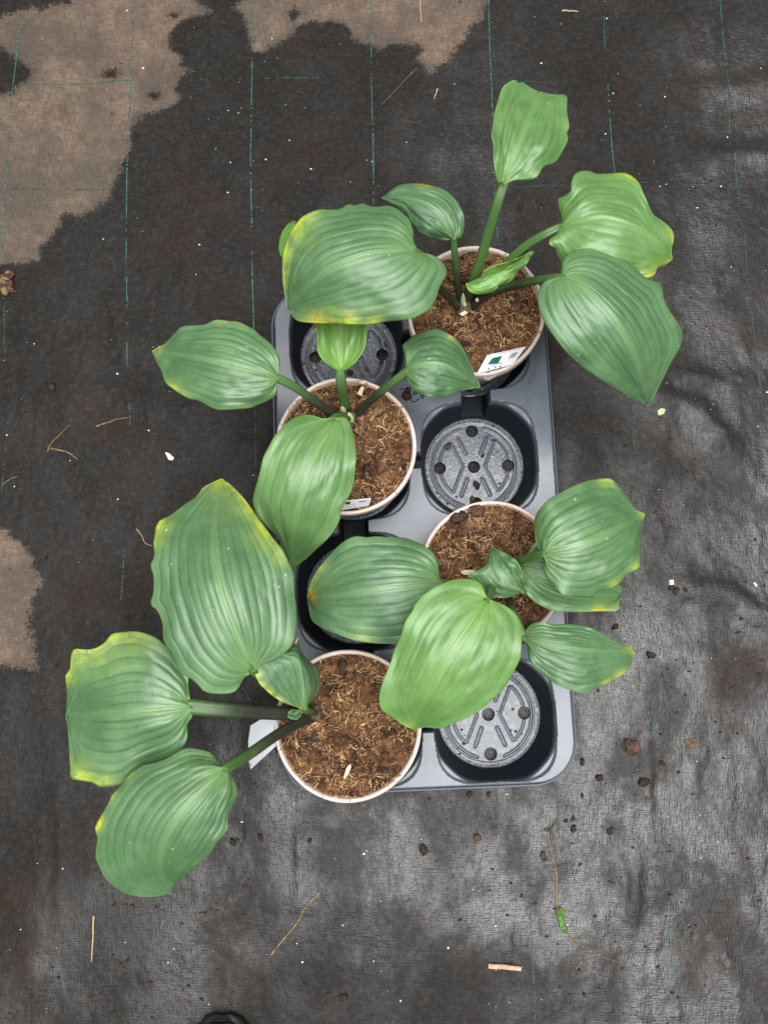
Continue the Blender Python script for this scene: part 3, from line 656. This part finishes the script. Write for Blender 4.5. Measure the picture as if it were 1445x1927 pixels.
leaf(pB, (628, 786), (548.6, 1069), [(612, 789), (593, 783), (575, 780), (555, 785), (535, 800), (517, 820), (506, 840), (495, 862), (489, 889), (480, 920), (476, 940), (480, 960), (492, 980), (521, 1010), (537.5, 1044)],
     [(650, 785), (661, 805), (668, 827), (670, 858), (668, 885), (666, 911), (655, 938), (643, 958), (638, 982), (620, 1010), (593, 1036), (571, 1055)],
     [(618, 815), (598, 850), (578, 900), (560, 960), (550, 1020)], (.172, .190, .118), -.008, -.012, 7, .00035, .42, [], [], {'f': FR1, 'p': [(455, 1012, ZS - .004), (425, 1003, .150)]}, FR0, dark=.5, sr=(.0040, .0038), fleck=.15)

# ---- plant in the third row, right
pC, cC, szC = potted((926, 1077), 'potted plant with a glossy bright green front leaf spreading over the empty cup', 3.7)
leaf(pC, (672, 355), (214, 405), [(662, 340), (660, 300), (650, 265), (620, 235), (580, 215), (540, 202), (490, 200), (450, 197), (415, 200), (375, 197), (330, 220), (290, 260), (250, 310), (225, 355)],
     [(692, 385), (680, 440), (640, 500), (590, 545), (530, 562), (480, 563), (430, 560), (370, 550), (300, 525), (250, 500), (228, 480), (219, 445)],
     [(600, 363), (500, 372), (380, 390), (280, 402)], (.190, .205, .160), -.014, -.012, 7, .0012, .10, [(600, 1085, 26, .5), (590, 1110, 22, .6), (680, 1200, 20, .4)], [(587, 1122, 8, 1.3)],
     {'p': [(880, 335, ZS - .003), (780, 358, .155), (720, 362, .175)]}, FR2, dark=1.)
leaf(pC, (826, 411), (575, 853), [(815, 380), (800, 355), (770, 342), (720, 342), (680, 355), (650, 368), (615, 390), (585, 420), (570, 450), (545, 490), (530, 540), (510, 580), (495, 630), (470, 690), (458, 740), (465, 785), (500, 810), (540, 840)],
     [(860, 422), (890, 435), (920, 460), (940, 500), (942, 560), (935, 615), (910, 665), (880, 715), (840, 755), (790, 795), (720, 830), (660, 850), (610, 846)],
     [(770, 490), (700, 590), (635, 710), (590, 800)], (.238, .252, .200), -.010, -.012, 7, .00045, .62, [(770, 1365, 10, .4)], [],
     {'p': [(882, 340, ZS - .003), (850, 360, .165), (835, 385, .205)]}, FR2, dark=.5, fleck=.2)
leaf(pC, (950, 386), (836, 237), [(900, 405), (860, 405), (820, 395), (800, 365), (775, 345), (757, 331), (790, 312), (815, 300), (830, 275), (831, 252)], [(947, 350), (940, 320), (930, 290), (905, 265), (868, 245)],
     [(900, 360), (865, 315), (845, 270)], (.176, .190, .172), -.010, .008, 4, .0003, .18, [], [], {'p': [(885, 335, ZS - .003), (920, 375, .15)]}, FR2, dark=.8, sr=(.003, .0026), fleck=.1)
leaf(pC, (1012, 257), (1358, 122), [(992, 222), (983, 170), (988, 130), (1010, 95), (1035, 70), (1080, 45), (1130, 20), (1180, 5), (1240, 0), (1265, 20), (1290, 50), (1310, 75), (1330, 105)],
     [(1018, 280), (1015, 310), (1025, 340), (1050, 365), (1080, 395), (1120, 400), (1180, 402), (1200, 385), (1250, 375), (1280, 350), (1300, 325), (1340, 305), (1345, 270), (1345, 200)],
     [(1090, 240), (1180, 215), (1270, 170)], (.218, .228, .180), -.016, -.016, 7, .0009, .18, [(1208, 968, 12, .7), (1200, 1065, 14, .8), (1160, 1100, 14, .5), (1140, 905, 16, .5)], [],
     {'p': [(888, 328, ZS - .003), (920, 292, .168), (965, 270, .195)]}, FR2, dark=.6, und=.004)
leaf(pC, (938, 300), (1278, 400), [(990, 215), (1020, 250), (1100, 290), (1180, 330), (1275, 365)], [(933, 335), (945, 370), (965, 400), (1000, 430), (1050, 450), (1120, 455), (1200, 452), (1270, 448), (1267, 418)],
     [(1000, 330), (1080, 365), (1180, 395)], (.168, .176, .148), .004, -.008, 6, .0004, .22, [(1125, 1149, 22, .9), (1155, 1144, 14, .6)], [(1128, 1150, 9, .9)], {'p': [(886, 332, ZS - .003), (915, 315, .15)]}, FR2, dark=.8, fleck=.1)
leaf(pC, (948, 541), (1320, 582), [(955, 515), (975, 495), (1010, 487), (1050, 497), (1100, 495), (1150, 500), (1200, 520), (1260, 550), (1300, 570)],
     [(960, 570), (965, 610), (980, 640), (1000, 660), (1040, 690), (1080, 710), (1140, 730), (1190, 715), (1240, 695), (1280, 670), (1310, 640), (1318, 605)],
     [(1050, 566), (1150, 580), (1240, 585)], (.170, .180, .135), -.010, -.012, 7, .0009, .12, [(1185, 1222, 14, .8), (1170, 1275, 14, .9), (1145, 1290, 14, .7), (1150, 1190, 14, .4)], [(1166, 1266, 7, .8)],
     {'p': [(884, 345, ZS - .003), (905, 430, .150), (935, 505, .165)]}, FR2, dark=.9)

# ---- plant at the near left corner
pD, cD, szD = potted((655, 1365), 'potted plant with three large leaves all leaning out beyond its pot and tray', 5.1)
leaf(pD, (955, 880), (820, 50), [(915, 910), (895, 950), (870, 972), (820, 978), (750, 970), (715, 935), (685, 910), (640, 885), (610, 810), (570, 750), (565, 680), (545, 620), (512, 590), (525, 540), (525, 460), (512, 425), (530, 380), (525, 330), (530, 295), (545, 235), (600, 205), (650, 165), (710, 125), (740, 85), (780, 65)],
     [(1000, 850), (1060, 825), (1120, 770), (1140, 700), (1145, 620), (1135, 540), (1130, 460), (1110, 410), (1080, 350), (1055, 320), (1010, 260), (960, 190), (910, 125), (860, 75)],
     [(900, 750), (835, 580), (795, 420), (790, 220)], (.235, .262, .190), -.018, -.020, 8, .0013, .10,
     [(422, 915, 40, .9), (465, 950, 40, .9), (500, 1000, 38, .9), (525, 1050, 18, .6), (305, 985, 26, .7), (296, 1010, 22, .5), (430, 960, 40, .5)], [],
     {'p': [(1225, 1065, ZS - .004), (1150, 1010, .155), (1060, 940, .195)]}, FR3, dark=1., fleck=1.)
leaf(pD, (690, 1035), (150, 1070), [(684, 985), (678, 940), (678, 890), (640, 850), (610, 800), (570, 760), (530, 730), (480, 712), (440, 707), (390, 710), (345, 718), (315, 755), (275, 780), (230, 785), (185, 783), (170, 810), (165, 870), (145, 900), (152, 960)],
     [(695, 1075), (672, 1110), (675, 1150), (665, 1190), (640, 1220), (600, 1250), (540, 1270), (485, 1290), (440, 1320), (390, 1365), (350, 1375), (295, 1378), (260, 1360), (200, 1350), (168, 1338), (165, 1280), (160, 1200), (155, 1120)],
     [(560, 1045), (420, 1058), (280, 1065)], (.205, .212, .165), -.016, -.018, 7, .0010, .12,
     [(145, 1232, 40, 1.), (130, 1275, 20, .9), (195, 1215, 55, .75), (145, 1462, 34, .8), (195, 1478, 28, .7), (250, 1210, 40, .5)], [],
     {'p': [(1222, 1066, ZS - .003), (1120, 1062, .150), (1000, 1056, .168), (850, 1046, .188)]}, FR3, dark=1.25, sr=(.0062, .0074), fleck=.9)
leaf(pD, (845, 1298), (602, 1836), [(805, 1272), (780, 1235), (740, 1220), (680, 1210), (640, 1222), (590, 1252), (540, 1275), (485, 1285), (440, 1310), (415, 1330), (390, 1365), (350, 1410), (325, 1460), (295, 1510), (272, 1560), (283, 1600), (275, 1680), (290, 1720), (320, 1780), (370, 1820), (400, 1838), (450, 1850), (500, 1855), (560, 1850)],
     [(862, 1330), (880, 1360), (888, 1410), (875, 1450), (850, 1510), (845, 1565), (800, 1620), (760, 1680), (690, 1740), (622, 1800)],
     [(700, 1435), (600, 1560), (555, 1680), (570, 1780)], (.222, .240, .178), -.020, -.016, 8, .0009, .15, [(183, 1550, 14, 1.1), (205, 1495, 14, .9), (240, 1455, 12, .5)], [(182, 1548, 10, 1.)],
     {'p': [(1228, 1072, ZS - .003), (1090, 1135, .160), (950, 1230, .190)]}, FR3, dark=1.0, sr=(.0046, .0050), fleck=.9)
leaf(pD, (1180, 1045), (1032, 739), [(1130, 1030), (1060, 1000), (1010, 960), (975, 920), (960, 865), (970, 830), (1010, 800), (1022, 775)],
     [(1215, 1003), (1240, 970), (1247, 930), (1235, 870), (1195, 830), (1162, 790), (1150, 742), (1132, 760), (1112, 785), (1045, 806), (1033, 780)],
     [(1172, 980), (1166, 900), (1150, 830), (1060, 800)], (.192, .222, .236), .006, -.034, 5, .0006, .06,
     [(484, 1270, 11, 1.1), (490, 1290, 11, 1.1), (505, 1306, 11, 1.1), (522, 1322, 12, 1.2), (545, 1332, 10, 1.1), (565, 1335, 9, 1.), (500, 1230, 10, .6)], [(506, 1218, 9, 1.4), (510, 1208, 6, 1.2)],
     {'p': [(1225, 1062, ZS - .003), (1205, 1055, .165)]}, FR3, dark=1., sr=(.0038, .003), fleck=.15, und=.0008)
leaf(pD, (1172, 1046), (1108, 1068), [(1150, 1044), (1120, 1048), (1108, 1056)], [(1160, 1070), (1140, 1090), (1112, 1078)], [(1150, 1058), (1128, 1064)], (.187, .189, .184), -.003, -.003, 3, .0001, .15, frame=FR3, fleck=0., und=.0003, name='bract')

FRC = (450, 1180, 6.884)
for nm, pts, zz, w in (('dry_tip', [(418, 365), (385, 300), (408, 235), (412, 190), (380, 148)], (.237, .240, .243, .245, .246), .0012), ('dry_tip', [(668, 318), (700, 262), (735, 200), (764, 142)], (.205, .207, .209, .211), .0011)):
    p = curve(unproj(fr(FRC, pts), np.array(zz)), 16); V, Fc = tube(p, w * np.linspace(1, .35, 16), 8, flat=.5); mesh(nm, V, Fc, M_TIP, pD)

# crown sheaths, buds, chips on the soil
def soil_thing(name, root, px, z, r, mat, sq=(1, 1, 1), rough=.2, sub=2):
    c = unproj(np.array([px], float), z)[0]; v, f = lump(c, r, sub, sq, rough); return mesh(name, v, f, mat, root)
for root, px in ((pA, fr(FR4, [(436, 1045)])[0]), (pB, fr(FR1, [(446, 1012)])[0]), (pC, fr(FR2, [(884, 338)])[0]), (pD, fr(FR3, [(1222, 1062)])[0])):
    soil_thing('crown', root, px, ZS + .002, .0085, M_TWIG, (1.1, 1, .8), .25, 3)
def bud(root, px0, px1, z0, z1, r):
    p = np.vstack([unproj(np.array([px0], float), z0), unproj(np.array([px1], float), z1)]); C = curve(p, 9)
    V, Fc = tube(C, r * np.array([.7, .95, 1, 1, .95, .85, .65, .4, .1]), 10); mesh('bud', V, Fc, M_BUD, root)
bud(pA, fr(FR4, [(432, 1030)])[0], fr(FR4, [(432, 975)])[0], .128, .15, .0030)
bud(pA, fr(FR4, [(440, 1040)])[0], fr(FR4, [(437, 1008)])[0], .132, .14, .0022)
bud(pB, fr(FR1, [(424, 985)])[0], fr(FR1, [(414, 960)])[0], .134, .15, .0030)
bud(pB, fr(FR1, [(456, 1022)])[0], fr(FR1, [(442, 985)])[0], .132, .145, .0036)
def chip(name, root, pts, z, mat, th=.001):
    p = np.array(pts, float); n = len(p); top = unproj(p, z if np.ndim(z) else np.full(n, z)); bot = top - [0, 0, th]
    return mesh(name, np.vstack([top, bot]), [tuple(range(n))[::-1], tuple(range(n, 2 * n))] + [(k, (k + 1) % n, n + (k + 1) % n, n + k) for k in range(n)], mat, root, smooth=False)
chip('wood_chip', pA, fr(FR4, [(415, 1062), (440, 1048), (452, 1058), (430, 1072)]), .136, M_BARK)
chip('pale_scale', pA, fr(FR4, [(482, 1000), (520, 980), (532, 990), (490, 1012)]), .150, M_BARK)
FRN = (840, 1000, 6.02)
chip('pale_scale', pC, fr(FRN, [(155, 460), (200, 437), (325, 437), (305, 480), (200, 492)]), .142, M_BARK)
chip('wood_chip', pD, [(647, 1462), (652, 1445), (659, 1438), (661, 1443), (655, 1458), (648, 1466)], .140, M_BARK)
chip('wood_chip', pB, [(673, 720), (684, 715), (693, 718), (684, 723)], .139, M_BARK)
chip('wood_chip', pB, [(672, 741), (680, 727), (686, 729), (680, 745)], .138, M_BARK)
for root, lst in ((pC, [(866, 972, 13), (897, 960, 10), (868, 1000, 8)]), (pD, [(585, 1395, 7), (672, 1447, 6)]), (pB, [(564, 792, 7), (690, 880, 5)]), (pA, [(925, 640, 8)])):
    for x, y, r in lst: soil_thing('soil_clod', root, (x, y), .133, r / 1900., M_CLOD if r % 2 else M_CLODB, (1.1, .9, .55), .5, 3)

# ---------------------------------------------------------------- plant labels
def plane_hit(px, p0, nrm):
    d = ray(np.asarray(px, float)); o = np.array([0, 0, H]); t = ((p0 - o) @ nrm) / (d @ nrm); return o + d * t[:, None]
def card(pts, zs, label, frame, prints, flap=None, group=None):
    P = unproj(fr(frame, pts), np.array(zs)); 
    nrm = np.cross(P[1] - P[0], P[-1] - P[0]); nrm /= np.linalg.norm(nrm); nrm *= np.sign(nrm[2])
    p0 = P[0]; Q = plane_hit(fr(frame, pts), p0, nrm); n = len(Q); root = empty('plant_label', Q.mean(0), label, 'label')
    B = Q - nrm * .0005
    mesh('card', np.vstack([Q, B]), [tuple(range(n)), tuple(range(n, 2 * n))[::-1]] + [(k, n + k, n + (k + 1) % n, (k + 1) % n) for k in range(n)], M_CARD, root, smooth=False)
    for nm, poly, mat in prints:
        R = plane_hit(fr(frame, poly), p0 + nrm * .0003, nrm); m = len(R); R2 = R - nrm * .0005
        mesh(nm, np.vstack([R, R2]), [tuple(range(m)), tuple(range(m, 2 * m))[::-1]] + [(k, m + k, m + (k + 1) % m, (k + 1) % m) for k in range(m)], mat, root, smooth=False)
    if flap:
        fp, fz = flap; R = unproj(fr(frame, fp), np.array(fz)); m = len(R); R2 = R - [0, 0, .0005]
        mesh('flap', np.vstack([R, R2]), [tuple(range(m)), tuple(range(m, 2 * m))[::-1]] + [(k, m + k, m + (k + 1) % m, (k + 1) % m) for k in range(m)], M_CARD, root, smooth=False)
    return root
FC = (860, 630, 9.03)
pr = [('green_picture', [(600, 398), (762, 360), (697, 484), (520, 505)], M_INKG)]
for k in range(6):      # bar code
    t0 = k / 6; t1 = t0 + .10
    a = lambda t, u: (930 + (1040 - 930) * u + (865 - 930) * t, 312 - 20 * u + (415 - 312) * t - 10 * u * t)
    pr.append(('code_bar', [a(t0, 0), a(t0, 1), a(t1, 1), a(t1, 0)], M_INK))
for k in range(9):      # fine line of print along the top edge, name under the picture, three small symbols
    x = 700 + k * 42; y = 313 - k * 8.6; pr.append(('print_dash', [(x, y), (x + 28, y - 6), (x + 26, y + 3), (x - 2, y + 9)], M_INK))
for k in range(5):
    x = 590 + k * 36; y = 514 - k * 8; pr.append(('print_letter', [(x, y - 4), (x + 24, y - 10), (x + 20, y + 6), (x - 4, y + 12)], M_INK))
for x, y in ((540, 575), (648, 550), (735, 538)): pr.append(('print_symbol', [(x - 22, y - 10), (x + 20, y - 18), (x + 8, y + 18), (x - 12, y + 20)], M_INK))
card([(510, 350), (1168, 203), (940, 505), (330, 665)], [.150, .150, .1335, .1335], 'white plant card with green square and bar code tucked inside pot rim', FC, pr,
     ([(430, 712), (700, 668), (640, 715), (540, 775), (470, 765)], [.1285, .1285, .122, .114, .118]))
FC2 = (620, 920, 14.45)
pr = [('picture', [(440, 375), (565, 345), (562, 405), (430, 425)], M_MARK), ('bar_code', [(795, 335), (1020, 308), (1005, 345), (800, 372)], M_INK),
      ('print_dash', [(450, 437), (690, 408), (690, 418), (450, 447)], M_INK), ('print_symbol', [(515, 488), (560, 482), (550, 515), (520, 515)], M_INK), ('print_symbol', [(680, 470), (712, 466), (705, 495), (682, 495)], M_INK)]
card([(330, 342), (1132, 266), (1075, 455), (280, 590)], [.152, .152, .1335, .1335], 'white plant card half covered by the drooping leaf at pot rim', FC2, pr,
     ([(400, 678), (600, 650), (780, 620), (680, 690), (590, 722), (500, 712)], [.128, .128, .128, .120, .116, .118]))
FC3 = (450, 1180, 6.884)
card([(300, 1185), (484, 1195), (480, 1540), (150, 1845), (124, 1700), (120, 1480), (150, 1275)], [.125, .137, .137, .108, .108, .108, .110], 'blank white plant tag hanging over the outside of a pot rim', FC3,
     [('print_symbol', [(145, 1775), (160, 1772), (160, 1795), (146, 1798)], M_INK)])

# ---------------------------------------------------------------- litter lying on the cloth and in the tray
def clod(px, r, mat, label, group, z=None, cat='soil clod', sq=(1.15, .9, .55), rough=.42, name='soil_clod'):
    p = on_ground(px)[0] if z is None else unproj(np.array([px], float), z)[0]
    rm = r / 1640.; v, f = lump((0, 0, 0), rm, 3 if r > 9 else 2, sq, rough)
    v[:, 2] -= v[:, 2].min() + rm * .12
    o = mesh(name, v, f, mat, None); o.location = p; o.rotation_euler = (0, 0, rng.random() * 6); return tag(o, label, cat, group)
G1 = 'dark soil clods scattered on the cloth'
clod((1186, 1406), 13, M_CLODB, 'largest reddish brown soil clod on the cloth beside the tray corner', None)
dc = empty('debris_clump', on_ground((10, 535))[0], 'crumbly brown clump of debris at the edge of the dry patch', 'debris')
for k in range(26):
    pp = on_ground((10 + rng.normal() * 8, 534 + rng.normal() * 11))[0]; rr = .0012 + .0030 * rng.random()
    v, f = lump(pp + [0, 0, rr * .5 + .002 * rng.random()], rr, 2, (1.3, .8, .7), .6); mesh('crumb', v, f, M_CLODB if k % 3 else M_ROOT, dc)
clod((101, 732), 8, M_CLOD, 'small dark diamond-shaped soil clod on the damp cloth', None)
for x, y, r in [*[(720 + a / 1.993, 1450 + b / 1.993, c) for a, b, c in [(325, 85, 7), (397, 88, 6), (812, 25, 8), (980, 38, 11), (747, 92, 5), (150, 298, 9), (600, 315, 9), (358, 248, 9), (715, 217, 6), (715, 182, 5), (685, 188, 4), (850, 230, 6), (520, 468, 5), (755, 840, 5), (290, 560, 4)]],
                *[(1000 + a / 2.569, 700 + b / 2.569, c) for a, b, c in [(245, 1885, 7), (405, 1235, 7), (575, 1370, 9), (630, 1890, 5), (1005, 1193, 4), (690, 1060, 8), (730, 1050, 6), (670, 1040, 6), (322, 1540, 4)]],
                *[(a / 2.007, 1450 + b / 2.007, c) for a, b, c in [(882, 268, 7), (1300, 858, 8), (985, 250, 5), (500, 515, 4), (1170, 262, 5), (485, 712, 4)]],
                (86, 1050, 6), (213, 955, 4), (240, 957, 4), (243, 1160, 4), (168, 1190, 4), (980, 390, 5), (885, 378, 6), (530, 552, 4), (205, 143, 5)]:
    clod((x, y), r * .78, M_CLOD if rng.random() < .8 else M_CLODB, 'small dark soil clod lying on the black woven cloth', G1)
G2 = 'soil clods dropped in the tray'
for x, y, r, z in [(842, 840, 6, ZF + .001), (888, 938, 6, ZF + .001), (897, 914, 7, ZF + .001), (908, 858, 3, ZF + .001), (725, 648, 4, ZF + .001), (717, 683, 4, ZF + .001), (659, 702, 5, ZF + .001), (763, 746, 7, ZT - .001), (768, 736, 5, ZT - .001), (690, 695, 4, ZF + .001)]:
    clod((x, y), r, M_CLODB if r % 2 == 0 else M_CLOD, 'small soil clod lying on the grey plastic tray', G2, z)
def strand(name, px, w, mat, label, cat, group=None, taper=.5, lift=.0008):
    q = curve(np.array(px, float), 26); p = on_ground(q, 0); p[:, 2] += w * .7 + lift * np.abs(np.sin(np.linspace(0, 7, 26)))
    c = p.mean(0); V, Fc = tube(p - c, w * (1 - (1 - taper) * np.linspace(0, 1, 26)), 7, flat=.7)
    o = mesh(name, V, Fc, mat, None); o.location = c
    return tag(o, label, cat, group)
strand('straw', [(178, 1722), (177, 1765), (174, 1808)], .0012, M_STRAW, 'short pale straw with a dark node on the cloth', 'straw')
strand('straw', [(918, 1816), (950, 1818), (980, 1822)], .0028, M_PINK, 'broad pinkish flattened straw piece lying on the cloth', 'straw', taper=.9)
strand('straw', [(1057, 20), (1072, 20), (1088, 21)], .0013, M_STRAW, 'tiny cream straw lying on dark damp cloth beyond the tallest plant', 'straw')
strand('straw', [(790, -12), (791, 20), (793, 45)], .0010, M_STRAW, 'thin cream straw lying on the dry brown cloth', 'straw')
strand('straw', [(823, 168), (820, 178), (816, 188)], .0010, M_STRAW, 'curved cream straw fleck on the damp cloth near the dry patch', 'straw')
strand('twig', [(784, 130), (760, 155), (735, 182), (715, 200)], .0012, M_TWIG, 'thin dark twig on the cloth behind the small leaf', 'twig')
strand('root', [(97, 844), (115, 848), (130, 852), (148, 865)], .0011, M_ROOT, 'forked tan root lying on the damp cloth', 'root')
strand('root', [(90, 850), (100, 832), (118, 815), (135, 798)], .0007, M_ROOT, 'thin curved brown root lying above the forked root', 'root')
strand('root', [(183, 803), (205, 796), (222, 790), (243, 787)], .0010, M_ROOT, 'nearly straight brown root lying by the cloth seam', 'root')
strand('root', [(258, 995), (268, 1008), (275, 1022), (288, 1028)], .0006, M_STRAW, 'hair-thin pale root curled beside the largest leaf', 'root')
strand('dry_stem', [(603, 1677), (575, 1705), (560, 1735), (535, 1765), (508, 1800)], .0008, M_ROOT, 'long dry yellowish stem lying diagonally on the cloth', 'stem', taper=1.3)
strand('straw', [(6, 912), (20, 902), (35, 896)], .0008, M_ROOT, 'faint tan straw on the damp cloth by the dry patch', 'straw')
wd = empty('weed_sprig', on_ground((1046, 1650))[0], 'withered weed sprig with one green leaf on the cloth', 'weed')
def wstrand(nm, px, w, mat, taper=.6):
    q = curve(np.array(px, float), 22); p = on_ground(q, w); V, Fc = tube(p, w * (1 - (1 - taper) * np.linspace(0, 1, 22)), 7); mesh(nm, V, Fc, mat, wd)
wstrand('stem', [(1046, 1708), (1046, 1660), (1044, 1632), (1035, 1600), (1030, 1562)], .0010, M_ROOT)
wstrand('root', [(1024, 1560), (1034, 1562), (1047, 1544)], .0013, M_TWIG); wstrand('root', [(1046, 1632), (1055, 1628), (1066, 1625)], .0008, M_TWIG)
wstrand('root', [(1070, 1762), (1095, 1780), (1130, 1798), (1168, 1812)], .0006, M_ROOT)
lp = [(1046, 1707), (1056, 1708), (1064, 1716), (1058, 1724), (1060, 1738), (1068, 1752), (1060, 1755), (1052, 1742), (1047, 1725)]
q = on_ground(np.array(lp), .0035); q[:, 2] += .001 * rng.random(len(q)); n = len(q)
mesh('leaf', np.vstack([q, q - [0, 0, .0028]]), [tuple(range(n))[::-1], tuple(range(n, 2 * n))] + [(k, (k + 1) % n, n + (k + 1) % n, n + k) for k in range(n)], M_WEED, wd)
def flake(pts, mat, label, name='plastic_flake', cat='flake'):
    q = on_ground(np.array(pts, float), .0016); c = q.mean(0); q = q - c; n = len(q)
    o = mesh(name, np.vstack([q, q - [0, 0, .0016]]), [tuple(range(n))[::-1], tuple(range(n, 2 * n))] + [(k, (k + 1) % n, n + (k + 1) % n, n + k) for k in range(n)], mat, None, smooth=False); o.location = c
    return tag(o, label, cat)
flake([(312, 852), (318, 853), (329, 862), (326, 867), (319, 866)], M_WHITE, 'small white plastic flake on dark cloth beside the drooping leaf')
flake([(1257, 1092), (1264, 1091), (1265, 1100), (1258, 1101)], M_WHITE, 'square white flake among small soil clods near a cloth fold')
flake([(1415, 1097), (1418, 1096), (1422, 1103), (1419, 1104)], M_WHITE, 'tiny white sliver on the cloth above the long fold')
flake([(1234, 775), (1240, 770), (1249, 772), (1247, 780), (1237, 783)], M_BUD, 'pale green dried leaf fragment below the drooping leaf tip', 'leaf_fragment', 'leaf')
flake([(1286, 1392), (1308, 1388), (1311, 1406), (1292, 1410)], M_TWIG, 'flat brownish leaf scrap on the wet cloth', 'leaf_scrap', 'leaf')
# pale perlite grit and crumbs strewn over the cloth
Vs, Fs, nb = [], [], 0
GR = [(133, 867), (195, 450), (270, 129), (320, 856), (430, 208), (500, 300), (545, 264), (585, 318), (765, 268), (855, 158), (1355, 352), (1302, 352), (700, 305), (1430, 130), (1240, 352), (1252, 348)]
for i in range(330):
    px = GR[i] if i < len(GR) else (rng.random() * 1500 - 30, rng.random() * 2000 - 30)
    p = on_ground(px)[0]; s = .0004 + .0009 * rng.random() ** 4 + (.0003 if i < len(GR) else 0)
    a, b = tray_l(p[0], p[1])
    if abs(a) < THX + .006 and abs(b) < THY + .006: continue
    v, f = lump(p + [0, 0, s * .5], s, 1, (1.2, .9, .8), .3); Vs.append(v); Fs.append(f + nb); nb += len(v)
o = mesh('grit', np.vstack(Vs), np.vstack(Fs), M_WHITE, None); o['kind'] = 'stuff'; tag(o, 'white grains of perlite grit strewn across the cloth', 'grit')
Vs, Fs, As, nb = [], [], [], 0
for i in range(2600):
    px = (rng.random() * 1500 - 30, 2000 * rng.random() ** .7 - 30); p = on_ground(px)[0]
    if fbm(p[0], p[1], 11, 3, 21.) + .5 * rng.random() < .22: continue
    s = .0006 + .0013 * rng.random() ** 3; a, b = tray_l(p[0], p[1])
    if abs(a) < THX + .006 and abs(b) < THY + .006: continue
    v, f = lump(p + [0, 0, s * .2], s, 1, (1.4, .9, .5), .4); Vs.append(v); Fs.append(f + nb); nb += len(v); As.append(np.full(len(v), rng.random() * .12))
o = mesh('soil_crumbs', np.vstack(Vs), np.vstack(Fs), M_CRUMB, None, {'rnd': np.concatenate(As)}); o['kind'] = 'stuff'; tag(o, 'fine dark soil crumbs strewn over the wet cloth', 'soil')

Vs, Fs, As, nb = [], [], [], 0
for i in range(340):
    if i < 250:
        ca_, cb_ = CELLS[(0, 3, 4, 7)[i % 4]]; r = .053 * math.sqrt(rng.random()); an = rng.random() * 6.283
        if i % 3 == 0: r = .0535
        if any(math.hypot(r * math.cos(an) - hx, r * math.sin(an) - hy) < HR + .001 for hx, hy in HO): continue
        x, y = tray_w(ca_ + r * math.cos(an), cb_ + r * math.sin(an)); z = ZF + (.0012 if r > .05 else .0002)
    else:
        a, b = (rng.random() * 2 - 1) * THX, (rng.random() * 2 - 1) * THY; ia = int(round(b / st_ + (nr - 1) / 2)); ja = int(round(a / st_ + (nc - 1) / 2))
        if not (0 <= ia < nr and 0 <= ja < nc) or TZ[ia, ja] < ZT - .0002 or dead[ia, ja]: continue
        x, y = tray_w(a, b); z = ZT
    sz_ = .0004 + .0014 * rng.random() ** 3
    v, f = lump((x, y, z + sz_ * .2), sz_, 1, (1.3, .9, .6), .4); Vs.append(v); Fs.append(f + nb); nb += len(v); As.append(np.full(len(v), rng.random() * .25))
o = mesh('spilled_crumbs', np.vstack(Vs), np.vstack(Fs), M_CRUMB, None, {'rnd': np.concatenate(As)}); o['kind'] = 'stuff'; tag(o, 'fine soil crumbs spilled in the empty cups of the tray', 'soil')

# toe of a black boot just entering the picture
bx, by = unproj(np.array([[415, 1922]], float), .02)[0][:2]
boot = empty('black_boot', (bx, by - .14, gz(np.array(bx), np.array(by - .05)).item()), 'toe of a black boot standing on the cloth', 'boot')
def loft(name, rows, mat):
    V = []; m = 28
    for yy, hw, zb, zt in rows:
        for k in range(m):
            a = 2 * math.pi * k / m; cx_ = math.copysign(abs(math.cos(a)) ** .8, math.cos(a)); sz_ = math.copysign(abs(math.sin(a)) ** .8, math.sin(a))
            V.append((bx + hw * cx_, by - .14 + yy, boot.location.z + (zb + zt) / 2 + (zt - zb) / 2 * sz_))
    Fq = [tuple(f) for f in gridfaces(len(rows), m, True)] + [tuple(range(m)), tuple(range((len(rows) - 1) * m, len(rows) * m))[::-1]]
    return mesh(name, V, Fq, mat, boot)
loft('upper', [(-.14, .012, .015, .05), (-.135, .028, .012, .075), (-.11, .036, .01, .095), (-.06, .038, .01, .095), (-.01, .038, .01, .085), (.04, .041, .01, .07), (.08, .042, .01, .058), (.11, .038, .01, .048), (.13, .027, .012, .036), (.139, .010, .015, .024)], M_BLACK)
loft('sole', [(-.142, .014, 0, .014), (-.136, .032, 0, .015), (-.10, .039, 0, .015), (-.02, .039, 0, .015), (.05, .044, 0, .015), (.09, .044, 0, .015), (.12, .036, 0, .015), (.137, .020, 0, .014), (.142, .008, .002, .012)], M_BLACK)
